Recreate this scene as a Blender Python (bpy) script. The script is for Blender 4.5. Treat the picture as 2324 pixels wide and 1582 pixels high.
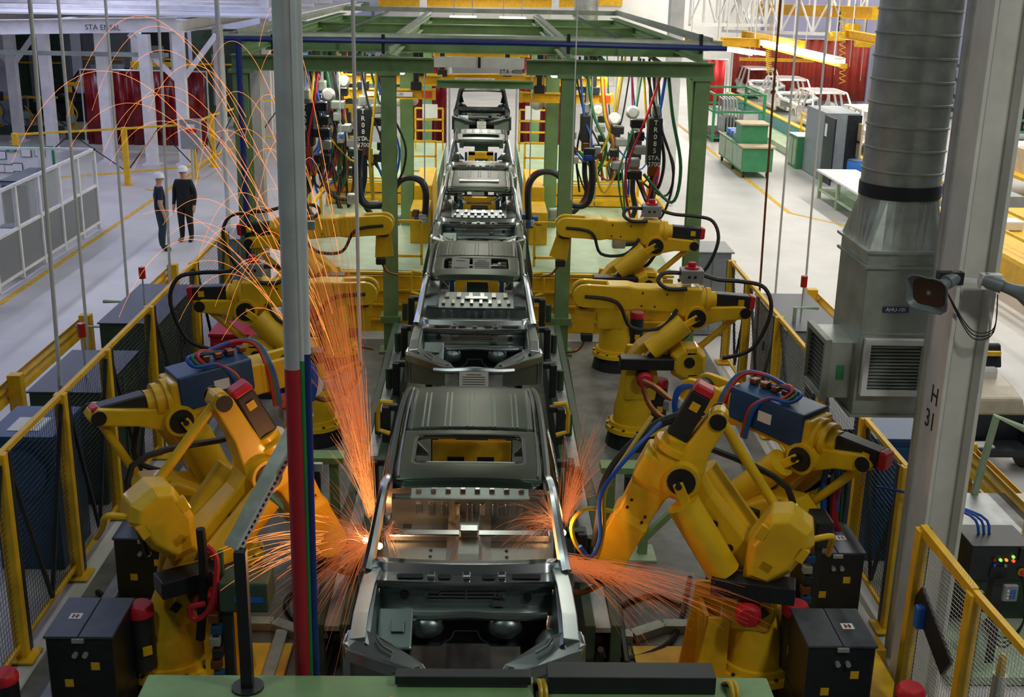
import bpy, bmesh, math, random
from math import sin, cos, pi, radians, sqrt, atan2
from mathutils import Vector as V, Matrix
random.seed(7)
for o in list(bpy.data.objects): bpy.data.objects.remove(o)
S = bpy.context.scene
COL = S.collection
# ---------------------------------------------------------------- camera
F = 2700.; TH = radians(17.5); PSI = radians(1.5); RHO = radians(1.15); CP = V((0.1, 0, 6.3))
CW = V((sin(PSI)*cos(TH), cos(PSI)*cos(TH), -sin(TH)))
_r0 = V((cos(PSI), -sin(PSI), 0)); _u0 = _r0.cross(CW)
CR = _r0*cos(RHO) + _u0*sin(RHO); CU = -_r0*sin(RHO) + _u0*cos(RHO)
cam = bpy.data.cameras.new('camera'); co = bpy.data.objects.new('camera', cam); COL.objects.link(co)
cam.sensor_width = 36; cam.lens = F/2324*36; cam.clip_end = 400
m = Matrix((CR, CU, -CW)).transposed().to_4x4(); m.translation = CP; co.matrix_world = m
S.camera = co
# ---------------------------------------------------------------- exposure, world
vs = S.view_settings; vs.view_transform = 'Standard'; vs.look = 'None'; vs.gamma = 1; vs.use_curve_mapping = False
vs.exposure = -0.3
w = bpy.data.worlds.new('hall_air'); S.world = w; w.use_nodes = True
w.node_tree.nodes['Background'].inputs[0].default_value = (.62, .68, .80, 1)
w.node_tree.nodes['Background'].inputs[1].default_value = .05
# ---------------------------------------------------------------- the hall's ceiling lamps (rows of fluorescent fixtures) and added fill rows
def lamp_row(x, y0, y1, z, wid, power, col):
    d = bpy.data.lights.new('lamp_or_fill_row', 'AREA'); d.shape = 'RECTANGLE'; d.size = wid; d.size_y = y1-y0
    d.energy = power; d.color = col
    o = bpy.data.objects.new('lamp_or_fill_row', d); COL.objects.link(o); o.location = (x, (y0+y1)/2, z)
LC = (.52, .58, 1.0); WC = (1.0, .96, .86); GC = (1.0, .98, .80)
lamp_row(-8.2, 12, 46, 8.6, .5, 560, LC)
lamp_row(-15, 16, 56, 8.6, .5, 1700, (.70, .72, 1.0))
lamp_row(-13, 41, 58, 4.2, .3, 130, (.75, .78, 1))
lamp_row(8.2, 8, 50, 8.6, .5, 1250, (1, .97, .93))
lamp_row(14.5, 18, 60, 8.6, .6, 2300, WC)
lamp_row(21, 24, 66, 8.6, .6, 2400, WC)
lamp_row(-2.5, 20.4, 36, 4.62, .25, 330, GC)
lamp_row(2.5, 20.4, 36, 4.62, .25, 330, GC)
lamp_row(0, 21, 40, 8.4, .3, 320, GC)
lamp_row(-2.6, 13.5, 20, 8.4, .3, 75, GC)  # this row and its twin are fill, added to brighten the platform fronts
lamp_row(2.6, 13.5, 20, 8.4, .3, 75, GC)
lamp_row(-3.2, 4.6, 5.4, 8.8, .8, 100, (.84, 1, .92))
lamp_row(-2.2, 7, 17, 8.8, .3, 45, (.84, 1, .9))
lamp_row(4.8, 3.6, 4.4, 8.8, .8, 255, (.98, 1, .9))
lamp_row(2.6, 7, 17, 8.8, .3, 50, (.9, 1, .9))
lamp_row(0, 44, 70, 8.8, 1.0, 1500, WC)
lamp_row(12, 62.6, 77, 8.8, .8, 1900, WC)  # this row and the next are fill, added to brighten the back wall
lamp_row(-14, 62, 77, 8.8, .8, 1100, LC)
# ---------------------------------------------------------------- helpers
def at(px, py, x=None, y=None, z=None):
    """the point of the hall seen at photo pixel (px, py), on the plane of constant x, y or z"""
    D = CW + CR*((px-1162)/F) - CU*((py-791)/F)
    if z is not None: t = (z-CP.z)/D.z
    elif y is not None: t = (y-CP.y)/D.y
    else: t = (x-CP.x)/D.x
    return CP + D*t
ORI = {}
def thing(name, label, cat, loc=(0, 0, 0), group=None):
    o = bpy.data.objects.new(name, None); COL.objects.link(o); o.location = loc
    o.empty_display_size = .1
    o['label'] = label; o['category'] = cat
    if group: o['group'] = group
    ORI[o.name] = V(loc); return o
def tag(o, label, cat, group=None, kind=None):
    o['label'] = label; o['category'] = cat
    if group: o['group'] = group
    if kind: o['kind'] = kind
    return o
def struct(o, label=None):
    o['kind'] = 'structure'
    if label: o['label'] = label
    return o
def frame(d):
    d = V(d).normalized(); a = V((0, 0, 1)) if abs(d.z) < .9 else V((0, 1, 0))
    s = d.cross(a).normalized(); return d, s, s.cross(d).normalized()
class MB:
    def __init__(s): s.v = []; s.f = []; s.m = []
    def q(s, pts, mi=0):
        n = len(s.v); s.v += [V(p) for p in pts]; s.f.append(tuple(range(n, n+len(pts)))); s.m.append(mi); return s
    def box(s, c, d, rz=0, M=None):
        c = V(c); R = Matrix.Rotation(rz, 3, 'Z') if M is None else M
        n = len(s.v)
        for i in range(8):
            s.v.append(c + R @ V((((i & 1)-.5)*d[0], ((i >> 1 & 1)-.5)*d[1], ((i >> 2)-.5)*d[2])))
        for f in ((0, 2, 3, 1), (4, 5, 7, 6), (0, 1, 5, 4), (2, 6, 7, 3), (0, 4, 6, 2), (1, 3, 7, 5)):
            s.f.append(tuple(n+i for i in f)); s.m.append(0)
        return s
    def b2(s, a, b):
        a = V(a); b = V(b); return s.box((a+b)/2, [abs(b[i]-a[i]) for i in range(3)])
    def bar(s, p0, p1, w, h, up=None):
        p0 = V(p0); p1 = V(p1); d, sd, u = frame(p1-p0)
        if up is not None:
            sd = d.cross(V(up)).normalized(); u = sd.cross(d)
        return s.box((p0+p1)/2, ((p1-p0).length, w, h), M=Matrix((d, sd, u)).transposed())
    def loft(s, rings, closed=True, cap=True, mi=0):
        n0 = len(s.v); k = len(rings[0])
        for r in rings: s.v += [V(p) for p in r]
        for i in range(len(rings)-1):
            for j in range(k if closed else k-1):
                a = n0+i*k+j; b = n0+i*k+(j+1) % k
                s.f.append((a, b, b+k, a+k)); s.m.append(mi)
        if cap and closed:
            s.f.append(tuple(n0+j for j in reversed(range(k)))); s.m.append(mi)
            e = n0+(len(rings)-1)*k; s.f.append(tuple(e+j for j in range(k))); s.m.append(mi)
        return s
    def cyl(s, p0, p1, r0, r1=None, n=12, cap=True):
        p0 = V(p0); p1 = V(p1); r1 = r0 if r1 is None else r1; d, a, b = frame(p1-p0)
        ring = lambda p, r: [p + (a*cos(2*pi*i/n)+b*sin(2*pi*i/n))*r for i in range(n)]
        return s.loft([ring(p0, r0), ring(p1, r1)], cap=cap)
    def lathe(s, p, d, prof, n=14):
        p = V(p); d, a, b = frame(d)
        return s.loft([[p+d*t+(a*cos(2*pi*i/n)+b*sin(2*pi*i/n))*r for i in range(n)] for t, r in prof])
    def tube(s, pts, r, n=6, sm=0):
        pts = [V(p) for p in pts]
        if sm:
            if isinstance(r, (list, tuple)): r = [p.x for p in smooth([V((a, 0, 0)) for a in r], sm)]
            pts = smooth(pts, sm)
        rings = []; pa = None
        for i, p in enumerate(pts):
            d = (pts[min(i+1, len(pts)-1)]-pts[max(i-1, 0)]).normalized()
            if pa is None: _, pa, _ = frame(d)
            pa = (pa - d*pa.dot(d)); pa = pa.normalized() if pa.length > 1e-6 else frame(d)[1]
            pb = d.cross(pa)
            rr = r[i] if isinstance(r, (list, tuple)) else r
            rings.append([p+(pa*cos(2*pi*k/n)+pb*sin(2*pi*k/n))*rr for k in range(n)])
        return s.loft(rings)
    def ext(s, poly, vec):
        vec = V(vec); poly = [V(p) for p in poly]; return s.loft([poly, [p+vec for p in poly]])
    def sph(s, c, r, n=10, k=6, sc=(1, 1, 1)):
        c = V(c); rings = []
        for i in range(k+1):
            t = pi*(i+.02)/(k+.04)
            rings.append([c+V((r*sc[0]*sin(t)*cos(2*pi*j/n), r*sc[1]*sin(t)*sin(2*pi*j/n), -r*sc[2]*cos(t))) for j in range(n)])
        return s.loft(rings)
    def xf(s, M): s.v = [M @ p for p in s.v]; return s
    def build(s, name, mat, parent=None, smooth=False, bev=0, auto=True):
        if parent is not None: org = ORI.get(parent.name, V())
        elif auto:
            xs = [p.x for p in s.v]; ys = [p.y for p in s.v]; zs = [p.z for p in s.v]
            org = V(((min(xs)+max(xs))/2, (min(ys)+max(ys))/2, min(zs)))
        else: org = V()
        me = bpy.data.meshes.new(name); me.from_pydata([p-org for p in s.v], [], s.f)
        for mm in (mat if isinstance(mat, (list, tuple)) else [mat]): me.materials.append(MT[mm] if isinstance(mm, str) else mm)
        if any(s.m): me.polygons.foreach_set('material_index', s.m)
        if smooth:
            me.polygons.foreach_set('use_smooth', [True]*len(s.f))
        bm = bmesh.new(); bm.from_mesh(me); bmesh.ops.recalc_face_normals(bm, faces=bm.faces); 
        if smooth:
            for e in bm.edges:
                if len(e.link_faces) == 2 and e.calc_face_angle(0) > .7: e.smooth = False
        bm.to_mesh(me); bm.free()
        o = bpy.data.objects.new(name, me); COL.objects.link(o)
        if parent is None: o.location = org
        else: o.parent = parent; ORI[o.name] = org
        if bev:
            md = o.modifiers.new('bevel', 'BEVEL'); md.width = bev; md.segments = 2; md.limit_method = 'ANGLE'; md.angle_limit = radians(40)
        return o
def smooth(pts, k):
    out = []
    for i in range(len(pts)-1):
        p0 = pts[max(i-1, 0)]; p1 = pts[i]; p2 = pts[i+1]; p3 = pts[min(i+2, len(pts)-1)]
        for j in range(k):
            t = j/k
            out.append(.5*((2*p1)+(p2-p0)*t+(2*p0-5*p1+4*p2-p3)*t*t+(3*p1-p0-3*p2+p3)*t**3))
    return out+[pts[-1]]
def clone(o, parent=None):
    c = o.copy(); COL.objects.link(c); c.parent = parent
    for ch in list(o.children): clone(ch, c)
    return c
FONT = {}
def text(name, s, size, M, mat, parent=None, thick=.002):
    cu = bpy.data.curves.new(name, 'FONT'); cu.body = s; cu.size = size; cu.align_x = 'CENTER'; cu.align_y = 'CENTER'; cu.extrude = thick
    cu.resolution_u = 3
    t = bpy.data.objects.new(name+'_c', cu); COL.objects.link(t)
    me = bpy.data.meshes.new_from_object(t); bpy.data.objects.remove(t); bpy.data.curves.remove(cu)
    org = ORI.get(parent.name, V()) if parent is not None else V()
    me.transform(Matrix.Translation(-org) @ M); me.materials.clear(); me.materials.append(MT[mat]); me.name = name
    o = bpy.data.objects.new(name, me); COL.objects.link(o); o.parent = parent; return o
def face_to(p, right, up):
    r = V(right).normalized(); u = V(up); u = (u-r*u.dot(r)).normalized(); n = r.cross(u)
    m = Matrix((r, u, n)).transposed().to_4x4(); m.translation = V(p); return m
CAMF = lambda p: face_to(p, (1, 0, 0), (0, 0, 1))     # lettering on a surface that faces -y
# ---------------------------------------------------------------- materials
MT = {}
def mat(n, c, rough=.5, metal=0., var=.12, scale=6., bump=0., emit=None, es=1., alpha=1., trans=0., c2=None, spec=.5, coat=0.):
    m = bpy.data.materials.new(n); m.use_nodes = True; nt = m.node_tree; N = nt.nodes; L = nt.links; b = N['Principled BSDF']
    b.inputs['Roughness'].default_value = rough; b.inputs['Metallic'].default_value = metal; b.inputs['Alpha'].default_value = alpha
    b.inputs['Transmission Weight'].default_value = trans; b.inputs['Specular IOR Level'].default_value = spec; b.inputs['Coat Weight'].default_value = coat
    b.inputs['Base Color'].default_value = (*c, 1)
    if emit: b.inputs['Emission Color'].default_value = (*emit, 1); b.inputs['Emission Strength'].default_value = es
    if var or bump:
        tc = N.new('ShaderNodeTexCoord'); no = N.new('ShaderNodeTexNoise'); no.inputs['Scale'].default_value = scale; no.inputs['Detail'].default_value = 5; no.inputs['Roughness'].default_value = .62
        L.new(tc.outputs['Object'], no.inputs['Vector'])
        if var:
            r = N.new('ShaderNodeValToRGB'); r.color_ramp.elements[0].position = .32; r.color_ramp.elements[1].position = .68
            d = c2 if c2 else tuple(x*(1-var*1.6) for x in c)
            r.color_ramp.elements[0].color = (*d, 1); r.color_ramp.elements[1].color = (*[min(1, x*(1+var*.5)) for x in c], 1)
            L.new(no.outputs[0], r.inputs[0]); L.new(r.outputs[0], b.inputs['Base Color'])
            mr = N.new('ShaderNodeMapRange'); k = .25 if metal > .8 else 1; mr.inputs['To Min'].default_value = max(.04, rough-.08*k); mr.inputs['To Max'].default_value = min(1, rough+.1*k)
            L.new(no.outputs[0], mr.inputs[0]); L.new(mr.outputs[0], b.inputs['Roughness'])
        if bump:
            bp = N.new('ShaderNodeBump'); bp.inputs['Strength'].default_value = bump; bp.inputs['Distance'].default_value = .01
            L.new(no.outputs[0], bp.inputs['Height']); L.new(bp.outputs[0], b.inputs['Normal'])
    MT[n] = m; return m
mat('concrete', (.60, .59, .58), .42, 0, .10, .7, .03)
mat('concrete_cell', (.21, .21, .20), .5, 0, .38, 1.4, .08)
mat('concrete_left', (.47, .47, .52), .45, 0, .08, .8, .03)
mat('steel_plate', (.42, .44, .46), .38, .6, .22, 3, .05)
mat('robot_yellow', (.84, .52, .012), .40, 0, .1, 3.5, .01, c2=(.70, .42, .01), coat=.15)
mat('paint_yellow', (.86, .50, .012), .48, 0, .14, 5, .03)
mat('line_yellow', (.80, .48, .03), .6, 0, .3, 9)
mat('green_beam', (.20, .34, .15), .45, 0, .16, 2.2, .02)
mat('green_dark', (.045, .09, .055), .5, 0, .25, 4, .03)
mat('green_pale', (.38, .50, .33), .5, 0, .15, 3)
mat('green_rack', (.03, .26, .10), .45, 0, .15, 6)
mat('green_bench', (.06, .30, .13), .5, 0, .1, 4)
mat('white_steel', (.84, .83, .84), .5, 0, .10, 2.5, .02)
mat('column_white', (.74, .72, .67), .5, 0, .12, 1.6, .02)
mat('wall_white', (.78, .77, .74), .7, 0, .06, 1)
mat('ceiling_grey', (.07, .075, .08), .8, 0, .1, 1)
mat('wall_violet', (.40, .40, .62), .7, 0, .06, 1)
mat('body_steel', (.46, .49, .51), .25, 1, .08, 1.6)
mat('highlight_steel', (.30, .36, .33), .35, 1, .05, 2)  # lighter copy of the sheet steel, ribs and beads get their highlight by colour
mat('shaded_steel', (.05, .066, .053), .34, 1, .05, 1.6)  # darker copy of the body steel, the dark ceiling's reflection put into its colour
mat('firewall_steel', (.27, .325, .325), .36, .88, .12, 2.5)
mat('body_dark', (.02, .025, .025), .3, .3, .1, 3)
mat('body_silver', (.86, .85, .84), .3, .7, .06, 3)
mat('galvanised', (.47, .51, .47), .36, .55, .2, 4, .01)
mat('galv_dull', (.36, .40, .35), .45, .35, .2, 2.5, .01)
mat('pipe_steel', (.62, .64, .65), .32, .45, .1, 4)
mat('rubber', (.012, .013, .014), .5, 0, .2, 8)
mat('black_metal', (.022, .026, .03), .42, .1, .2, 5)
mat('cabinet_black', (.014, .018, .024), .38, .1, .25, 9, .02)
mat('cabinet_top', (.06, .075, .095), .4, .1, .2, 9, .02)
mat('grey_box', (.30, .32, .33), .45, .1, .1, 5)
mat('grey_cabinet', (.30, .34, .38), .45, .1, .1, 5)
mat('cap_red', (.55, .015, .03), .4, 0, .12, 6)
mat('red_plastic', (.62, .03, .03), .45, 0, .1, 6)
mat('red_curtain', (.24, .004, .010), .25, 0, .35, 2.2, .15, alpha=.96)
mat('curtain_bright', (.62, .02, .02), .45, 0, .25, 1.5, .1)
mat('curtain_brown', (.36, .03, .015), .5, 0, .25, 1.5, .1)
mat('pipe_red', (.50, .015, .03), .4, 0, .1, 6)
mat('pipe_green', (.03, .28, .06), .4, 0, .1, 6)
mat('pipe_bright', (.85, .87, .86), .3, .3, .05, 4)
mat('pipe_blue', (.012, .035, .22), .4, 0, .1, 6)
mat('blue_box', (.006, .06, .17), .38, 0, .14, 4, .02)
mat('blue_cabinet', (.01, .065, .15), .45, 0, .2, 4)
mat('blue_bright', (.02, .16, .62), .35, 0, .1, 6)
mat('hose_blue', (.01, .08, .42), .4, 0, 0)
mat('hose_green', (.02, .14, .05), .4, 0, 0)
mat('hose_red', (.45, .015, .03), .4, 0, 0)
mat('hose_yellow', (.5, .33, .01), .4, 0, 0)
mat('copper', (.35, .14, .06), .4, .9, .2, 8)
mat('white_paint', (.80, .80, .80), .5, 0, .06, 4)
mat('paper', (.82, .81, .80), .7, 0, .04, 8)
mat('ink', (.02, .02, .025), .6, 0, 0)
mat('sign_blue', (.02, .045, .16), .4, 0, .05, 4)
mat('sign_green', (.01, .22, .08), .5, 0, 0)
mat('white_ink', (.85, .85, .85), .5, 0, 0)
mat('orange_part', (.85, .10, .02), .45, 0, .1, 6)
mat('amber', (.9, .35, .02), .3, 0, 0, emit=(1, .35, .03), es=1.2)
mat('red_lamp', (.5, .02, .01), .2, 0, 0)
mat('red_glow', (.8, .03, .02), .3, 0, 0, emit=(1, .05, .02), es=3)
mat('green_glow', (.1, .7, .1), .3, 0, 0, emit=(.3, 1, .1), es=1.5)
mat('tube_light', (1, 1, 1), .3, 0, 0, emit=(1, .97, .9), es=14)
mat('screen_orange', (1, .2, .1), .3, 0, 0, emit=(1, .16, .06), es=2.5)
mat('plywood', (.62, .50, .32), .6, 0, .15, 4)
mat('mesh_clear', (.55, .58, .58), .25, 0, .05, 3, alpha=.22)
mat('panel_grey', (.25, .27, .28), .5, 0, .06, 3, alpha=.88)
mat('skin', (.55, .30, .21), .55, 0, 0)
mat('cloth_black', (.012, .013, .015), .85, 0, .2, 20, .1)
mat('cloth_navy', (.012, .02, .045), .85, 0, .2, 20, .1)
mat('cloth_teal', (.02, .045, .06), .85, 0, .2, 20, .1)
mat('hat_white', (.85, .85, .86), .35, 0, .03, 6)
mat('tan_shell', (.58, .52, .40), .4, 0, .1, 5)
mat('horn_grey', (.16, .19, .21), .4, .1, .1, 6)
mat('teal_floor', (.10, .32, .34), .5, 0, .2, 3)
mat('spark_hot', (1, .6, .3), .5, 0, 0, emit=(1, .60, .28), es=40)
mat('spark', (0, 0, 0), .5, 0, 0, emit=(1, .30, .07), es=2.0)
mat('spark_dim', (0, 0, 0), .5, 0, 0, emit=(1, .23, .06), es=.7)
for k in ('spark', 'spark_dim'): MT[k].cycles.emission_sampling = 'NONE'
# ================================================================ the setting
struct(MB().b2((-60, -4, -.3), (60, 110, 0)).build('floor', 'concrete'))
struct(MB().b2((-4.05, 1.5, .002), (4.05, 20.4, .012)).build('floor_cell', 'concrete_cell'))
for i, (a, b) in enumerate([((-9.33, 8, 0), (-9.19, 42.5, .006)), ((8.65, 33, 0), (8.79, 62, .006)), ((11.4, 8, 0), (11.54, 20, .006))]):
    struct(MB().b2(a, b).build('trim_%d' % (i+1), 'line_yellow'))
yl = MB()
for p0, p1 in [((-9.26, 42.5), (-4.6, 48)), ((8.72, 33), (10.3, 30.6)), ((10.3, 30.6), (10.9, 27.5)), ((-9.9, 35.2), (-9.26, 34.7))]:
    yl.bar((*p0, .003), (*p1, .003), .13, .006)
struct(yl.build('trim_4', 'line_yellow'))
struct(MB().b2((-60, 78, 0), (60, 78.4, 9.6)).build('wall_back', 'wall_white'))
struct(MB().b2((14, 62, 0), (60, 62.3, 7.2)).build('wall_right', 'wall_violet'))
struct(MB().b2((-60, -4, 9.6), (60, 110, 9.9)).build('ceiling', 'ceiling_grey'))

# ================================================================ car bodies
CARZ = 2.46
def roofz(x, y): return CARZ - .018*(x/.6)**2 - .02*max(0, (.3-y)/.3)**2 - .07*max(0, (y-1.7)/.7)**2
def rrect(x0, y0, x1, y1, r, k=5):
    out = []
    for cx, cy, a in ((x1-r, y1-r, 0), (x0+r, y1-r, 90), (x0+r, y0+r, 180), (x1-r, y0+r, 270)):
        for i in range(k+1):
            t = radians(a+90*i/k); out.append((cx+r*cos(t), cy+r*sin(t)))
    return out
def slotted(mb, hole, f, grow, rect):
    """sheet with a rounded hole: rings from the hole outward to a rectangle"""
    hx = sum(p[0] for p in hole)/len(hole); hy = sum(p[1] for p in hole)/len(hole)
    x0, y0, x1, y1 = rect; outer = []
    for (x, y) in hole:
        dx, dy = x-hx, y-hy
        t = min([((x1 if dx > 0 else x0)-hx)/dx if abs(dx) > 1e-6 else 1e9, ((y1 if dy > 0 else y0)-hy)/dy if abs(dy) > 1e-6 else 1e9])
        outer.append((hx+dx*t, hy+dy*t))
    rings = []
    for s in grow: rings.append([f(a[0]+(b[0]-a[0])*s, a[1]+(b[1]-a[1])*s) for a, b in zip(hole, outer)])
    mb.loft(rings, cap=False)
    for cxy in ((x0, y0), (x1, y0), (x1, y1), (x0, y1)):      # corner gaps
        k = sorted(range(len(outer)), key=lambda i: (outer[i][0]-cxy[0])**2+(outer[i][1]-cxy[1])**2)[:2]
        mb.q([f(*outer[k[0]]), f(*cxy), f(*outer[k[1]])])
def make_car(steel, roofm, sunroof=True):
    T = thing('car_body', '', 'car body'); pt = lambda x, y: V((x, y, roofz(x, y)))
    m = MB()
    if sunroof:
        h0 = rrect(-.46, .31, .46, .95, .07); h = []
        for a, b in zip(h0, h0[1:]+h0[:1]):
            k = max(1, int(((a[0]-b[0])**2+(a[1]-b[1])**2)**.5/.08)); h += [(a[0]+(b[0]-a[0])*i/k, a[1]+(b[1]-a[1])*i/k) for i in range(k)]
        slotted(m, h, pt, (0, .12, .25, .4, .55, .7, .85, 1), (-.6, 0, .6, 1.05))
        m.loft([[pt(*p) for p in h], [pt(*p)-V((0, 0, .04)) for p in h]], cap=False)
    nx, ny = 12, 14; y0 = 1.045 if sunroof else 0
    g = [[pt(-.6+1.2*i/nx, y0+(2.42-y0)*j/ny-(.10*abs(-1+2*i/nx)**4 if j == ny else 0)) for i in range(nx+1)] for j in range(ny+1)]
    m.loft(g, closed=False)
    m.loft([[pt(-.6+1.2*i/nx, 0) for i in range(nx+1)], [pt(-.6+1.2*i/nx, 0)+V((0, -.035, -.045)) for i in range(nx+1)], [pt(-.6+1.2*i/nx, 0)+V((0, .03, -.075)) for i in range(nx+1)]], closed=False)
    rf = m.build('roof', roofm, T, smooth=True)
    md = rf.modifiers.new('sheet', 'SOLIDIFY'); md.thickness = .012; md.offset = -1
    for k in range(5):
        x = -.40+.2*k; mb = MB()
        for dx in (-.022, .022):
            mb.tube([pt(x+dx, 1.12+.95*i/8)+V((0, 0, .001)) for i in range(9)], .009, 5)
        mb.build('roof_rib', 'highlight_steel' if roofm == 'shaded_steel' else roofm, rf)
    MB().tube([pt(-.57, .04), pt(.57, .04)], .006, 4).build('roof_seam', 'highlight_steel' if roofm == 'shaded_steel' else roofm, rf)
    for s in (-1, 1):
        P = lambda x, y, z: V((s*x, y, z))
        MB().tube([P(.765, -.50, 1.90), P(.735, -.36, 2.03), P(.665, -.06, 2.39), P(.635, .1, 2.425)], [.05, .046, .038, .033], 8, 4).build('a_pillar', steel, T, smooth=True)
        MB().tube([P(.635, .08, 2.425), P(.64, .5, 2.43), P(.64, 1.5, 2.43), P(.625, 2.1, 2.40), P(.60, 2.42, 2.345)], .034, 8, 4).build('roof_rail', roofm, T, smooth=True)
        MB().tube([P(.56, .05, 2.45), P(.575, .5, 2.452), P(.575, 1.6, 2.45), P(.56, 2.3, 2.41)], .008, 5, 3).build('drip_channel', steel, T, smooth=True)
        MB().loft([[P(a, b-.06, c), P(a, b+.06, c), P(a-.07, b+.05, c), P(a-.07, b-.05, c)] for a, b, c in ((.66, .86, 2.42), (.745, .84, 2.1), (.82, .82, 1.78), (.83, .82, 1.25))]).build('b_pillar', roofm, T, smooth=True)
        MB().loft([[P(a, b-.05, c), P(a, b+.07, c), P(a-.07, b+.06, c), P(a-.07, b-.05, c)] for a, b, c in ((.65, 1.72, 2.40), (.74, 1.72, 2.1), (.815, 1.7, 1.80))]).build('c_pillar', roofm, T, smooth=True)
        MB().loft([[P(a, b-.09, c), P(a, b+.05, c), P(a-.09, b+.05, c), P(a-.08, b-.06, c)] for a, b, c in ((.63, 2.38, 2.36), (.70, 2.50, 2.1), (.76, 2.62, 1.82), (.75, 2.72, 1.5), (.74, 2.72, 1.25))]).build('d_pillar', steel, T, smooth=True)
        # rear quarter: outer skin over the wheel arch
        q = MB(); N = 12; top = []; mid = []; low = []
        for i in range(N+1):
            y = 1.62+1.08*i/N; a = (y-2.12)/.42; arch = 1.25+(.34*sqrt(1-a*a) if abs(a) < 1 else 0)
            top.append(P(.81-.02*i/N, y, 1.83)); mid.append(P(.865-.02*i/N, y, 1.66)); low.append(P(.85-.02*i/N, y, arch))
        q.loft([top, mid, low], closed=False).build('quarter_panel', steel, T, smooth=True).modifiers.new('sheet', 'SOLIDIFY').thickness = .02
        MB().loft([[P(.83, y, 1.16), P(.84, y, 1.33), P(.74, y, 1.35), P(.74, y, 1.16)] for y in (-.52, .4, 1.72)]).build('rocker', steel, T, bev=.015)
        MB().loft([[P(.84, y, z+.04), P(.72, y, z+.05), P(.72, y, z-.2), P(.82, y, z-.2)] for y, z in ((-.52, 1.86), (-.3, 1.5), (-.26, 1.3))]).build('hinge_pillar', steel, T, bev=.015)
        # engine bay: ledge, inner apron, strut tower, lamp panel
        MB().loft([[P(x, y, z), P(x-.115, y, z+.015), P(x-.115, y, z-.03), P(x, y, z-.05)] for x, y, z in ((.775, -.46, 1.915), (.80, -.7, 1.89), (.815, -1.05, 1.85), (.815, -1.32, 1.80))]).build('hood_ledge', steel, T, bev=.008)
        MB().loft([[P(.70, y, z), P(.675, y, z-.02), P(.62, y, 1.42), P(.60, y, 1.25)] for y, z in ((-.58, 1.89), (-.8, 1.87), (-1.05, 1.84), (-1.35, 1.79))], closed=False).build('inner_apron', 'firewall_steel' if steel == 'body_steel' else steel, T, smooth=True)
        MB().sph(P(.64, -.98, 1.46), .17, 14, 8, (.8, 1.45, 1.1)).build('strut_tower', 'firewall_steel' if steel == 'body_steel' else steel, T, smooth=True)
        pv = [(.835, -1.22, 1.815), (.70, -1.22, 1.815), (.56, -1.28, 1.775), (.40, -1.36, 1.71), (.29, -1.42, 1.67), (.24, -1.50, 1.635), (.36, -1.50, 1.645), (.52, -1.475, 1.69), (.70, -1.45, 1.745), (.83, -1.42, 1.775), (.855, -1.36, 1.79)]
        MB().ext([P(*p) for p in pv], (0, 0, -.025)).build('lamp_panel', steel, T, bev=.008)
        MB().loft([[P(a, b, c-d) for a, b, c in pv[5:]] for d in (.02, .09)], closed=False).build('lamp_brow', steel, T).modifiers.new('sheet', 'SOLIDIFY').thickness = .012
        MB().loft([[P(.86, -1.36, z), P(.855, -1.22, z), P(.82, -1.22, z), P(.80, -1.42, z)] for z in (1.79, 1.40)]).build('corner_skirt', steel, T, bev=.01)
        MB().ext([P(.80, -1.37, 1.72), P(.36, -1.45, 1.60), P(.36, -1.45, 1.38), P(.80, -1.37, 1.38)], (0, .015, 0)).build('lamp_bucket', 'firewall_steel', T)
        MB().tube([P(.62, -1.30, 1.80), P(.58, -1.36, 1.775), P(.50, -1.40, 1.745)], .012, 6, 3).build('panel_bead', 'highlight_steel', T, smooth=True)
        MB().cyl(P(.33, -1.46, 1.655), P(.33, -1.46, 1.665), .022, n=8).build('panel_hole', 'rubber', T)
        MB().loft([[P(.42, y, 1.22), P(.52, y, 1.22), P(.52, y, 1.36), P(.42, y, 1.36)] for y in (-1.48, -.6)]).build('front_rail', steel, T, bev=.01)
        # rear wheel house inside
        wh = MB()
        wh.loft([[P(.80-.24*min(1, t*2.2), 2.12+.46*cos(a), 1.36+.46*sin(a)) for a in [pi*i/10 for i in range(11)]] for t in (0, .3, .5)], closed=False)
        wh.q([P(.56, 2.12+.46*cos(pi*i/10), 1.36+.46*sin(pi*i/10)) for i in range(11)]).build('wheel_house', steel, T, smooth=True)
        MB().ext([P(.70, 2.60, 2.25), P(.58, 2.58, 1.75), P(.44, 2.58, 1.60), P(.44, 2.6, 1.56), P(.72, 2.62, 1.56)], (0, .03, 0)).build('rear_gusset', steel, T)
    # cowl, firewall
    cw = MB()
    cw.loft([[V((x, -.40-.05*(1-(x/.7)**2), 1.965)) for x in [-.72+.12*i for i in range(13)]],
             [V((x, -.46-.05*(1-(x/.7)**2), 1.955)) for x in [-.72+.12*i for i in range(13)]],
             [V((x, -.50-.05*(1-(x/.7)**2), 1.90)) for x in [-.72+.12*i for i in range(13)]],
             [V((x, -.62-.03*(1-(x/.7)**2), 1.885)) for x in [-.72+.12*i for i in range(13)]],
             [V((x, -.63-.03*(1-(x/.7)**2), 1.82)) for x in [-.72+.12*i for i in range(13)]]], closed=False)
    cowl = cw.build('cowl', steel, T, smooth=True)
    cowl.modifiers.new('sheet', 'SOLIDIFY').thickness = .012
    for x, wd in ((-.43, .20), (-.17, .10), (.17, .10), (.46, .22)):
        MB().ext([V((x+a, -.535-.03*(1-(x/.7)**2)+b, 1.903-b*-.12)) for a, b in rrect(-wd/2, -.055, wd/2, .0, .02, 3)], (0, 0, .004)).build('cowl_slot', 'rubber', cowl)
    for x in (-.27, 0, .27):
        MB().box((x, -.545-.03*(1-(x/.7)**2), 1.905), (.06, .09, .022)).build('cowl_bracket', steel, cowl, bev=.006)
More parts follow.
